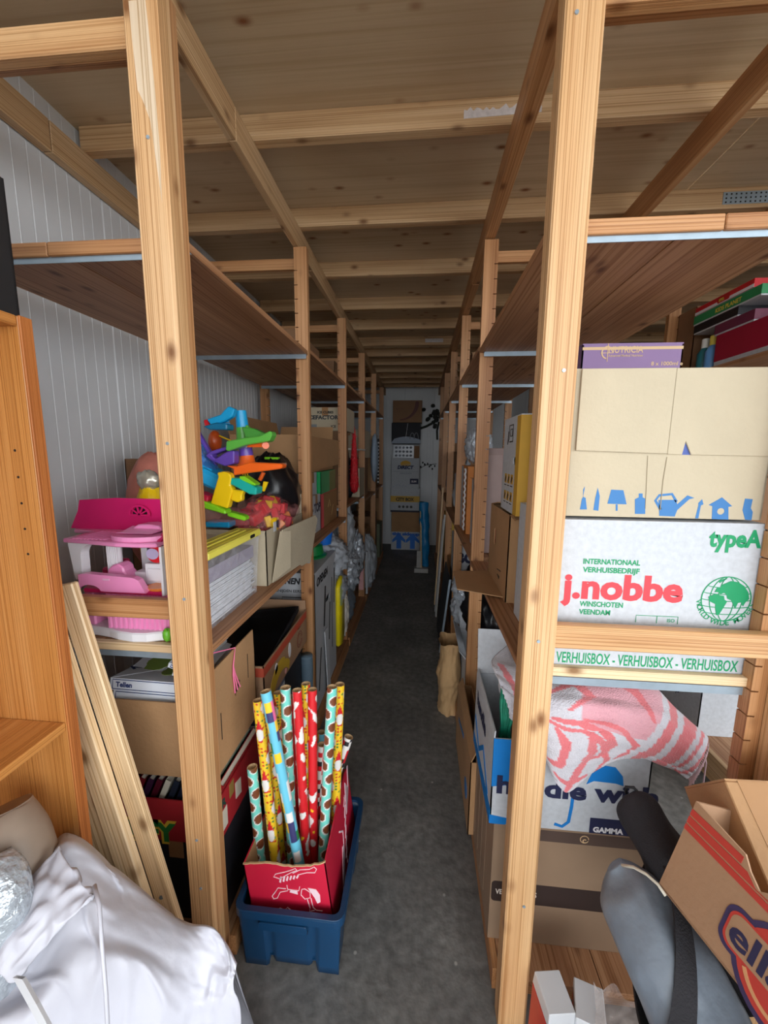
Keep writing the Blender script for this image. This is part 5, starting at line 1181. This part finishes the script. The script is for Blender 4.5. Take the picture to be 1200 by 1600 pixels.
sack('cream cloth bundle hanging at the third left post', (-.62, 2.88, .36), (.075, .08, .2), plain('cream_cloth', S(222, 216, 204), .8, .06, 9, .3, 40), 24, .2)
solo('bucket', 'blue box with dark lid on the plastic bags in the second bay', 'bucket', G().lathe([(.055, 0), (.07, .10), (.074, .10), (.074, .112), (.064, .112), (.06, .02)], (-.665, 2.62, .975), 24), plastic('pail_blue', 20, 110, 214), smooth='auto')
YBg = Thing('yellow_bag', 'bright yellow shopping bag hanging at the grey printed box', 'bag', (-.60, 2.68, .2), world=True)
YBg.part('bag', G().prism([[(2.60, .22), (2.72, .18), (2.80, .26), (2.80, .66), (2.72, .72), (2.64, .70), (2.60, .66)]], (-.578, 0, 0), (0, 1, 0), (0, 0, 1), .03), plain('yellow_film', S(236, 214, 20), .3, .08, 12, .6, 25), bevel=.01, smooth=True)
YBg.part('print', G().prism([[(2.62, .52), (2.70, .50), (2.72, .68), (2.62, .66)]], (-.5475, 0, 0), (0, 1, 0), (0, 0, 1), .001), ink(206, 220, 150))
solo('bowl', 'green plastic bowl upside down on the grey bags in the second bay', 'bowl', G().lathe([(.115, 0), (.12, .012), (.10, .02), (.09, .075), (.05, .10), (.001, .102)], (-.72, 2.45, .93), 30), plastic('bowl_green', 10, 130, 64), smooth='auto')
solo('tarp', 'deep blue tarpaulin folded under the middle shelf of the second bay', 'tarp', G().blob((-.82, 2.75, 1.01), (.17, .22, .062), 31, .15, 3), plain('blue_tarp', S(20, 60, 150), .45, .1, 9, .4, 40), smooth=True)
# middle shelf of the second bay
T = carton('carton', 'white carton printed with dark and green letters in the second bay', -.94, -.640, 2.28, 2.46, 1.108, 1.34, WHITEC)
face(T, 'front'); T.text('TOP', .30, .02, .06, ink(60, 60, 80), .05, rot=PI/2); T.text('UP', .20, .03, .05, ink(20, 110, 100), .05); T.text('F', .255, .14, .04, ink(20, 120, 110), .08)
face(T, 'right'); T.text('TOP', .03, .13, .055, ink(60, 60, 80), .05); T.text('F', .04, .02, .06, ink(20, 120, 110), .08)
T = carton('carton', 'coral pink and brown box beside the white carton in the second bay', -.93, -.638, 2.465, 2.95, 1.108, 1.332, plain('coral_print', S(232, 92, 100), .5, .05)); face(T, 'right'); T.decal([(.08, 0), (T.d, 0), (T.d, T.h), (.08, T.h)], ink(156, 116, 76)); T.decals([stroke([(.2, .12), (.24, .17), (.27, .12)], .012), stroke([(.30, .05), (.36, .12)], .01)], ink(220, 190, 130))
T = carton('carton', 'bright green box on top of the coral pink one', -.90, -.636, 2.47, 2.90, 1.338, 1.478, plastic('green_print', 30, 160, 92)); face(T, 'right'); T.decal([(.24, 0), (T.d, 0), (T.d, T.h), (.24, T.h)], ink(128, 130, 84))
carton('carton', 'white flat carton behind the black sack in the second bay', -.93, -.66, 2.28, 2.455, 1.345, 1.478, WHITEC)
BGc = carton('moving_box', 'large plain brown carton with hanging flap on the green box', -1.06, -.652, 2.11, 2.90, 1.486, 1.70, CARD, opened=True, flaps=[('back', 20, .1), ('left', 10, .12)])
BGc.part('hanging_flap', G().prism([[(0, 0), (.78, .03), (.78, .205), (0, .21)]], (BGc.w/2+.002, -.395, .004), (.05, 1, 0), (0, 0, 1), .004), CARD)
# third bay: ice carton stack
carton('carton', 'tall dark carton under the ice cube carton', -.98, -.64, 3.08, 3.46, 1.193, 1.77, CARD2)
T = carton('carton', 'pale carton lettered for ice cubes high in the third left bay', -.93, -.585, 3.10, 3.46, 1.778, 1.955, BEIGE); face(T, 'front')
T.text('ICE CUBES', .11, .135, .018, K, .05, width=.13); T.text('ICEFACTORY', .03, .09, .03, ink(50, 54, 60), .05, width=.28); T.text('KG', .28, .02, .015, K); T.decal([(.015, .02), (.105, .02), (.105, .05), (.015, .05)], ink(130, 136, 140))
T.text('ICE', .22, .025, .02, K, .03)
CN = Thing('tinsel_cone', 'red tinsel cone hanging in the third left bay', 'cone', (-.595, 3.52, 1.20), world=True)
g = G(); g.lathe([(.001, 1.86), (.012, 1.80), (.03, 1.55), (.042, 1.32), (.03, 1.26), (.001, 1.24)], (-.597, 3.52, 0), 22); CN.part('cone', g, plain('red_tinsel', S(200, 24, 36), .25, .4, 80, 1.0, 120), smooth=True)
g = G()
for k in range(70):
    t = random.random(); a = random.uniform(0, 2*PI); r = .012+.03*t; z = 1.82-.54*t; g.tube([(-.597+r*math.cos(a), 3.52+r*math.sin(a), z), (-.597+(r+.012)*math.cos(a), 3.52+(r+.012)*math.sin(a), z-.012)], .002, 4)
CN.part('tinsel', g, plain('red_tinsel_light', S(236, 90, 96), .2, .2, 50), kind='stuff')
CD = solo('cord', 'white twisted cord tied across the third and fourth left posts', 'cord', G().tube([(-.64+.008*k, 3.46+.055*k, 1.64+.003*math.sin(k*2)) for k in range(11)], .008, 8), plain('white_cord', S(220, 220, 214), .8, .1, 60), smooth=True)
sack('dark grey coat bundle behind the red cone', (-.80, 3.62, 1.45), (.14, .16, .24), FABBLK, 33, .15)
sack('black rucksack below the red cone on the middle shelf', (-.72, 3.60, 1.30), (.11, .14, .105), FABBLK, 34, .15)
# floor of the third and fourth bays: plastic bags
sack('silver white plastic bag standing tall in the third left bay', (-.68, 3.35, .92), (.10, .14, .22), GRB, 41, .25)
sack('crumpled silver bag at floor level in the third left bay', (-.66, 3.4, .55), (.11, .18, .18), SIL, 42, .3)
sack('striped wrapping bag beside the fourth left post', (-.64, 3.72, .62), (.09, .14, .20), SIL, 43, .3)
sack('grey sack under the silver bags', (-.72, 3.3, .26), (.14, .2, .18), GREYB, 44, .2)
solo('sign', 'small pink and white card standing at the fourth left post', 'card', G().box(-.60, -.55, 3.80, 3.806, .22, .52), ink(226, 170, 170), bevel=.001)
sack('white rubbish bag bulging out past the fourth left post', (-.60, 4.35, .36), (.11, .2, .28), GRB, 45, .2)
solo('panel', 'narrow white panel edge beside the white rubbish bag', 'panel', G().hexa([(-.565, 4.08, .0755), (-.545, 4.08, .0755), (-.545, 4.11, .0755), (-.565, 4.11, .0755)], [(-.565, 4.08, .55), (-.545, 4.08, .55), (-.545, 4.11, .55), (-.565, 4.11, .55)]), WHITEC)
# fourth bay and beyond, left
carton('carton', 'pale carton high in the fourth left bay', -.92, -.60, 4.10, 4.6, 1.56, 1.85, BEIGE)
carton('carton', 'brown carton under the pale one in the fourth left bay', -.94, -.62, 4.10, 4.62, 1.125, 1.55, CARD2)
T = carton('carton', 'beige carton with dark lettering on the middle shelf, fourth left bay', -.80, -.565, 3.66, 3.95, 1.193, 1.46, BEIGE); face(T, 'front'); T.text('BOX', .03, .2, .04, K, .04)
JK = solo('jacket', 'pale blue grey jacket hanging at the fifth left post', 'jacket', G().blob((-.57, 4.88, 1.55), (.045, .10, .28), 51, .18, 3), plain('pale_denim', S(150, 166, 184), .8, .1, 14, .4, 40), smooth=True)
LD = Thing('chain', 'white studded strip hanging from the fifth left post', 'strip', (-.56, 5.2, 1.3), world=True)
LD.part('strip', G().box(-.57, -.545, 5.2, 5.205, 1.20, 1.80), BLACK)
for k in range(12): LD.part('stud', G().cyl((-.557, 5.1985, 1.23+.047*k), (-.557, 5.194, 1.23+.047*k), .012, n=8), WHITEP)
def fill(side, bays, spec):
    for (y, z, w, d, h, mat, lab, x) in spec:
        carton('carton', lab, x, x+w, y, y+d, z, z+h, mat)
fill('l', 0, [(4.05, .0755, .30, .45, .5, CARD2, 'dark carton on the floor of the fourth left bay', -.98), (4.6, .0755, .30, .35, .62, CARD, 'brown carton on the floor ahead of the fifth left post', -.94),
              (5.06, 1.145, .33, .5, .4, CARD, 'brown carton on the middle shelf of the fifth left bay', -.94), (5.06, .0755, .33, .5, .7, CARD2, 'tall dark carton on the floor of the fifth left bay', -.94),
              (5.06, 1.552, .3, .4, .3, BEIGE, 'pale carton stacked high in the fifth left bay', -.9), (6.08, .004, .36, .4, .9, CARD, 'brown carton by the end wall on the left', -1.0), (6.08, .91, .34, .4, .6, CARD2, 'dark carton stacked by the end wall on the left', -.99), (5.62, .0755, .25, .33, .5, plain('olive_card', S(120, 126, 100), .7), 'small greenish carton at the last left post', -.82)])
# things on the top shelves (barely visible)
carton('carton', 'dark flat carton on the top shelf of the second left bay', -1.1, -.72, 2.3, 2.8, 2.128, 2.30, CARD2)
carton('carton', 'dark flat carton on the top shelf of the third left bay', -1.1, -.70, 3.2, 3.8, 2.143, 2.33, CARD2)

# ------------------------------------------------------------------ end of the aisle
EGY = 6.44
def ebox(label, px0, py0, px1, py1, mat, dep=.35, y=EGY, **k):
    a, b = at(px0, py1, y=y), at(px1, py0, y=y); return carton('moving_box', label, a.x, b.x, y, y+dep, a.z, b.z, mat, **k)
T = ebox('brown carton with white and blue arrow panel at the bottom of the end stack', 611, 801, 657, 858, CARD); T.e.location.z = 0; face(T, 'front')
T.decal([(.0, .0), (T.w, 0), (T.w, .31), (0, .31)], WHITEC); T.text('this side up', .015, .25, .05, ink(46, 110, 206), .07, width=.46, lift=.0016)
ar = lambda cx: [(cx-.04, .02), (cx+.04, .02), (cx+.04, .17), (cx+.11, .12), (cx+.11, .17), (cx, .29), (cx-.11, .17), (cx-.11, .12), (cx-.04, .17)]
T.decals([ar(.13), ar(.36)], ink(46, 120, 216), 'arrow_print')
z1 = T.h
T = ebox('white and yellow city moving box in the middle of the end stack', 610, 760, 656, 796, WHITEC); T.e.location.z = z1+.006; T.h0 = T.h; face(T, 'front')
T.decal([(0, .17), (T.w, .17), (T.w, .27), (0, .27)], ink(214, 172, 70)); T.text('CITY BOX', .09, .19, .055, ink(60, 50, 30), .05, width=.30, lift=.0016); T.decals([circ(.15+.065*k, .09, .022, 12) for k in range(4)], ink(70, 70, 70)); T.decal([(0, 0), (T.w, 0), (T.w, .03), (0, .03)], ink(40, 44, 60))
zt = z1+.006+T.h+.006
T = ebox('white moving box lettered with a yellow emblem in the end stack', 611, 714, 656, 760, WHITEC); T.e.location.z = zt; face(T, 'front')
T.text('DIRECT', .10, T.h-.17, .055, ink(26, 40, 84), .06, .2, width=.27); T.decals([arc(.235, T.h-.09, .085, 0, 180, 14, .055)+[(.16, T.h-.10)], [(.14, T.h-.10), (.33, T.h-.10), (.30, T.h-.115), (.17, T.h-.115)]], ink(214, 164, 40), 'emblem'); T.decals([stroke([(.02, T.h-.215), (T.w-.02, T.h-.215)], .004)], ink(120, 130, 150)); T.text('VERHUIS BOX', .14, T.h-.255, .025, ink(120, 130, 150), .01, width=.2)
T.decal([(.31, .07), (.45, .07), (.45, .16), (.31, .16)], NAVY); T.text('SLIM', .335, .10, .03, WINK, .05, lift=.0016)
T.decals([stroke([(.03+.05*k, .02+.02*(k % 3)), (.06+.05*k, .03+.03*(k % 2))], .006) for k in range(6)], ink(150, 166, 190))
zt += T.h+.006
T = Thing('egg_tray_box', 'clear topped tray of round ornaments above the lettered white box', 'tray', (-.26, EGY+.1, zt), world=False)
T.part('tray', G().box(-.19, .15, 0, .25, 0, .21), plain('tray_grey', S(180, 186, 196), .25, .06)); 
for r_ in range(3):
    for c_ in range(5): T.part('ornament', G().lathe([(.001, -.02), (.018, -.012), (.022, 0), (.018, .012), (.001, .02)], (-.14+.06*c_, -.004, .04+.065*r_), 12), plain('ornament_silver', S(170, 178, 190), .15, .2, 30, metal=.6), smooth=True)
T.part('side_pack', G().box(.155, .24, .02, .25, 0, .2), CARD2)
T = carton('moving_box', 'black glossy carton with arch and light swoosh print', -.475, -.005, EGY, EGY+.36, zt+.235, zt+.56, plain('black_print_carton', S(24, 24, 32), .7, .1)); face(T, 'front')
T.decal([(0, 0), (T.w, 0), (T.w, .06)]+[(T.w*(1-k/10), .06+.05*math.sin(PI*k/10)) for k in range(1, 10)]+[(0, .02)], ink(150, 160, 176)); T.decals([stroke(arc(.335, .07, .035, 0, 180, 10, .10), .012), stroke(arc(.40, .07, .035, 0, 180, 10, .10), .012)], ink(110, 110, 116), 'arches'); T.decals([stroke([(.23, .08), (.26, .32)], .004)], WINK)
zt += .57
T = carton('moving_box', 'brown carton with a dark red swoosh at the very top of the end stack', -.46, .01, EGY, EGY+.36, zt, zt+.34, CARD2); face(T, 'front')
T.decal([(.12, .02)]+[(.12+.30*math.sin(PI/2*k/8)**1.0, .03+.28*(1-math.cos(PI/2*k/8))) for k in range(9)]+[(.40, .33), (.37, .33)]+[(.12+.24*math.sin(PI/2*k/8), .05+.26*(1-math.cos(PI/2*k/8))) for k in range(8, -1, -1)], ink(96, 48, 44), 'swoosh'); T.text('verhuis', .05, .2, .03, ink(110, 80, 66), 0, .3)
# garland and roll by the end wall
VG = Thing('garland', 'dark leafy garland hanging on the end wall', 'garland', (.25, 6.8, 1.2), world=True)
g = G()
for k in range(26):
    p = Vector((.22+random.gauss(0, .07), 6.80, 2.22+random.gauss(0, .09))); g.blob(p, (.035, .02, .03), k, .3, 2, 7)
VG.part('foliage', g, plain('dark_foliage', S(34, 38, 34), .8, .2), kind='stuff')
g = G().tube([(-.03, 6.80, 2.03), (.08, 6.80, 2.07), (.18, 6.80, 2.12)], .022, 6).tube([(.30, 6.80, 2.15), (.27, 6.80, 2.0), (.28, 6.8, 1.85)], .018, 6)
VG.part('stem', g, plain('dark_foliage', S(34, 38, 34), .8, .2))
g = G().tube([(-.0, 6.846, 1.36), (.1, 6.846, 1.42), (.28, 6.846, 1.44)], .005, 5); TWG = Thing('twig', 'thin dark twig with small buds against the end wall', 'twig', (.1, 6.78, 1.36), world=True); TWG.part('stem', g, BLACK)
for k in range(8): TWG.part('bud', G().blob((.02+.033*k+random.uniform(-.01, .01), 6.842, 1.40+random.uniform(-.05, .06)), (.012, .01, .018), k, .1, 2, 8), BLACK, smooth=True)
RO = Thing('plastic_roll', 'blue plastic sheet bundled upright at the end of the aisle', 'roll', (.075, 5.3, .03), world=True)
RO.part('sheet', limb([(.095, 5.3, .06), (.085, 5.3, .4), (.07, 5.32, .75), (.06, 5.33, .95)], [.045, .06, .066, .06], 20, 7, .03), plain('blue_sheet', S(20, 120, 176), .4, .1, 10, .4, 30), smooth=True)
TR_ = Thing('hand_truck', 'pale wooden floor cleaner stand with a thin pole before the blue sheet', 'stand', (.04, 5.22, 0), world=True)
TR_.part('base', G().box(-.05, .14, 5.16, 5.28, 0, .06), plain('grey_board', S(170, 168, 164), .6), bevel=.004); TR_.part('pole', G().cyl((.045, 5.21, .06), (.02, 5.3, .92), .013, n=10), PALE[2]); TR_.part('bracket', G().box(-.02, .04, 5.2, 5.215, .06, .30), plain('grey_board', S(170, 168, 164), .6), bevel=.003)
for i, (yb, yt, xt, zt_, lab, mat) in enumerate([(4.05, 4.22, .262, 1.25, 'thin pale lath leaning on the right rack, longest one', PALE[2]), (3.86, 3.96, .262, .95, 'white board leaning on the right rack', WHITEC), (3.74, 3.80, .262, 1.02, 'narrow grey lath leaning nearest on the right rack', plain('grey_board', S(170, 168, 164), .6))]):
    b = Vector((.19, yb, 0)); t = Vector((xt-.012, yt, zt_)); ax = (t-b); L = ax.length; ax.normalize(); e1 = Vector((0, 1, 0)); e1 = (e1-ax*e1.dot(ax)).normalized(); e2 = ax.cross(e1)
    T = Thing('lath', lab, 'lath', b, Matrix((e1, e2, ax)).transposed(), 'laths leaning in the aisle', world=False); T.part('board', G().box(-.02, .03, -.008, .008, 0, L), mat, bevel=.001)
T = Thing('panel', 'dark flat panel standing on edge along the right rack', 'panel', (.235, 3.0, 0), world=True); T.part('sheet', G().hexa([(.19, 3.02, 0), (.20, 3.02, 0), (.20, 3.55, 0), (.19, 3.55, 0)], [(.252, 3.02, .62), (.262, 3.02, .62), (.262, 3.55, .62), (.252, 3.55, .62)]), plain('slate_sheet', S(52, 58, 64), .5), bevel=.002); T.part('edge_strip', G().hexa([(.187, 3.01, 0), (.203, 3.01, 0), (.203, 3.02, 0), (.187, 3.02, 0)], [(.249, 3.01, .62), (.265, 3.01, .62), (.265, 3.02, .62), (.249, 3.02, .62)]), STEEL)

# ------------------------------------------------------------------ right rack, farther bays
KRAFT = plain('kraft_paper', S(196, 158, 112), .8, .06, 6, .5, 16)
KB = Thing('paper_sack', 'crumpled brown paper sack standing in the aisle by the right rack', 'paper sack', (.215, 2.32, 0), world=True)
def kfn(u, v):
    a = 2*PI*u; rx = .062*(1-.12*math.sin(v*9)); ry = .10*(1-.1*math.sin(v*7+1)); f = 1+.16*noise.noise(Vector((math.cos(a)*2, math.sin(a)*2, v*5)))+.22*(.5-abs(noise.noise(Vector((math.cos(a)*4, math.sin(a)*4, v*8)))))
    k = 1+.10*max(0, v-.9)*10
    return Vector((.212+rx*f*math.cos(a)*k, 2.32+ry*f*math.sin(a)*k, .002+.46*v+.012*math.sin(a*3)*v))
KB.part('sack', G().grid(kfn, 48, 40, closeu=True), KRAFT, smooth=True)
T = carton('carton', 'white carton with one dark flap up on the floor by the second right post', .285, .60, 2.06, 2.5, .0755, .46, WHITEC, opened=True, flaps=[('left', 40, .07), ('back', 10, .1)])
BKB2 = plain('black_polythene', S(18, 18, 22), .3, .2)
sack('big black bin bag filling the floor of the second right bay', (.47, 2.25, .74), (.17, .16, .24), BKB2, 61, .2)
sack('second black bin bag behind the big one', (.56, 2.70, .60), (.2, .16, .34), BKB2, 62, .2)
sack('clear and white plastic bag on the floor of the third right bay', (.34, 2.72, .66), (.075, .12, .10), SIL, 63, .3)
sack('white cloth bag on the floor of the third right bay', (.32, 2.68, .52), (.07, .12, .09), GRB, 64, .2)
T = carton('carton', 'white carton lettered BOX on the floor of the third right bay', .30, .60, 3.06, 3.5, .60, .92, WHITEC); face(T, 'front'); T.text('BOX', .005, .15, .08, NAVY, .06); T.decal([(0, 0), (.3, 0), (.3, .08), (0, .08)], NAVY)
carton('carton', 'dark carton under the white lettered carton in the third right bay', .30, .62, 3.06, 3.5, .0755, .594, plain('slate_sheet', S(52, 58, 64), .5))
T = carton('carton', 'yellow carton with a dark stripe in the fourth right bay', .292, .60, 4.06, 4.55, .42, .95, plain('yellow_carton', S(206, 170, 56), .6, .08)); face(T, 'left'); T.decal([(.2, .1), (.3, .1), (.3, .4), (.2, .4)], DKBR)
carton('carton', 'brown carton under the yellow one in the fourth right bay', .292, .60, 4.06, 4.55, .0755, .414, CARD2)
# middle shelf, second right bay and on
T = carton('carton', 'mauve grey carton with a dark open front in the second right bay', .34, .62, 2.12, 2.5, 1.0705, 1.60, plain('mauve_card', S(172, 150, 146), .7, .06), opened=True, holes=[('left', [(.2, .22), (.33, .20), (.30, .45), (.16, .42)])], flaps=[('front', 30, .04)])
carton('carton', 'white panelled box beside the mauve carton', .315, .336, 2.08, 2.40, 1.0705, 1.46, WHITEC)
T = carton('carton', 'orange and white carton at the third right post', .31, .60, 2.62, 2.96, 1.0705, 1.52, plain('orange_carton', S(214, 132, 60), .6, .06)); face(T, 'left'); T.decal([(0, 0), (.12, 0), (.12, T.h), (0, T.h)], WHITEC)
SW = Thing('cable', 'white zigzag plastic strip on the orange and white carton', 'strip', (.305, 2.72, 1.1), world=True); SW.part('strip', G().tube([(.303+.004*(-1)**k, 2.66, 1.09+.02*k) for k in range(22)], .007, 6), WHITEP, smooth=True)
sack('clear jar of white foam bits on the orange and white carton', (.40, 2.80, 1.66), (.08, .1, .11), SIL, 66, .2)
sack('white cloth bundle on the middle shelf of the third right bay', (.36, 3.20, 1.30), (.075, .14, .22), GRB, 67, .2)
sack('pale pink cloth bag on the middle shelf of the fourth right bay', (.37, 4.2, 1.32), (.08, .14, .2), plain('dusty_pink', S(190, 160, 156), .8), 68, .2)
fill('r', 0, [(3.46, 1.0725, .28, .5, .55, CARD2, 'dark carton in the third right bay behind the white bundle', .33), (4.5, 1.122, .28, .45, .5, CARD, 'brown carton on the middle shelf of the fourth right bay', .33), (5.06, 1.142, .30, .5, .6, CARD2, 'dark carton on the middle shelf of the fifth right bay', .33), (5.06, .0755, .30, .5, .8, CARD, 'brown carton on the floor of the fifth right bay', .33), (5.62, .0755, .3, .36, .6, CARD2, 'dark carton on the floor before the last right post', .33),
              (3.56, .0755, .30, .4, .5, CARD, 'brown carton on the floor of the third right bay beside the lettered one', .30), (3.06, 2.143, .4, .6, .2, CARD2, 'flat dark carton on the top shelf of the third right bay', .36)])

carton('carton', 'plain dark carton under the dark game boxes on the far rack', 1.72, 2.05, 1.65, 2.0, 2.0505, 2.29, CARD2)
# ------------------------------------------------------------------ far rack across the second aisle: board games and bottles
GMS = 'games on the far rack'
for (lab, x, y, z, dx_, dy_, dz_, c, txt) in [
    ('red and white board game on top of the far rack pile', 1.47, 2.02, 2.350, .22, .38, .045, (206, 34, 44), ''),
    ('green board game lying under the red and white one', 1.46, 1.96, 2.301, .24, .43, .048, (40, 140, 84), 'KIDS PLANET'),
    ('flat black game box under the green one on the far rack', 1.46, 2.08, 2.254, .22, .30, .046, (28, 28, 34), ''),
    ('large crimson game box standing on the far rack', 1.46, 1.86, 2.0505, .20, .34, .15, (160, 20, 54), ''),
    ('plum coloured game box on the crimson one', 1.46, 1.98, 2.2015, .20, .24, .052, (110, 40, 70), ''),
    ]:
    T = Thing('board_game', lab, 'board game', (x, y, z), (0, 0, 0), GMS, world=False)
    T.part('box_base', G().box(.002, dx_-.002, .002, dy_-.002, 0, dz_*.7), WHITEC); T.part('box_lid', G().box(0, dx_, 0, dy_, dz_*.15, dz_), ink(*c, .4), bevel=.001)
    T.plane((0, dy_, 0), (0, -1, 0), (0, 0, 1))
    if txt: T.text(txt, .16, .016, .02, ink(226, 206, 80), .03)
    elif 'red and white' in lab: T.decal([(0, .008), (dy_, .008), (dy_, .022), (0, .022)], WINK); T.decals([rrect(.16, .24, .012, .04, .008)], ink(190, 30, 34)); T.text('SPEL', .17, .018, .014, ink(226, 206, 80), .04, lift=.0016)
for k, (lab, c1, c2, y) in enumerate([('blue and white bottle beside the crimson game box', (96, 150, 206), (232, 214, 90), 2.42), ('teal bottle beside the crimson game box', (40, 110, 120), (220, 220, 214), 2.48)]):
    T = Thing('bottle', lab, 'bottle', (1.49, y-.16, 2.0505), group='bottles on the far rack', world=False)
    T.part('body', G().lathe([(.03, 0), (.032, .01), (.032, .09), (.016, .12)], n=18), ink(*c1, .35), smooth='auto'); T.part('cap', G().lathe([(.017, .12), (.017, .165), (.014, .168)], n=16), ink(*c2, .35), smooth='auto')
for k, (lab, y, z, c) in enumerate([('dark green game box deeper on the far rack', 1.70, 2.354, (24, 50, 36)), ('dark brown game box under the dark green one on the far rack', 1.70, 2.303, (70, 44, 36))]):
    T = Thing('board_game', lab, 'board game', (1.72, y, z), group=GMS, world=False); T.part('box_lid', G().box(0, .26, 0, .3, 0, .045), ink(*c, .4), bevel=.001); T.part('box_base', G().box(.003, .257, .003, .297, -.003, .0), WHITEC)
carton('carton', 'brown carton with upright flap behind the games on the far rack', 1.50, 1.85, 2.44, 2.59, 2.0505, 2.42, CARD2)
carton('carton', 'dark carton on the middle shelf of the far rack', 1.5, 1.85, 2.0, 2.5, 1.0705, 1.5, CARD2)
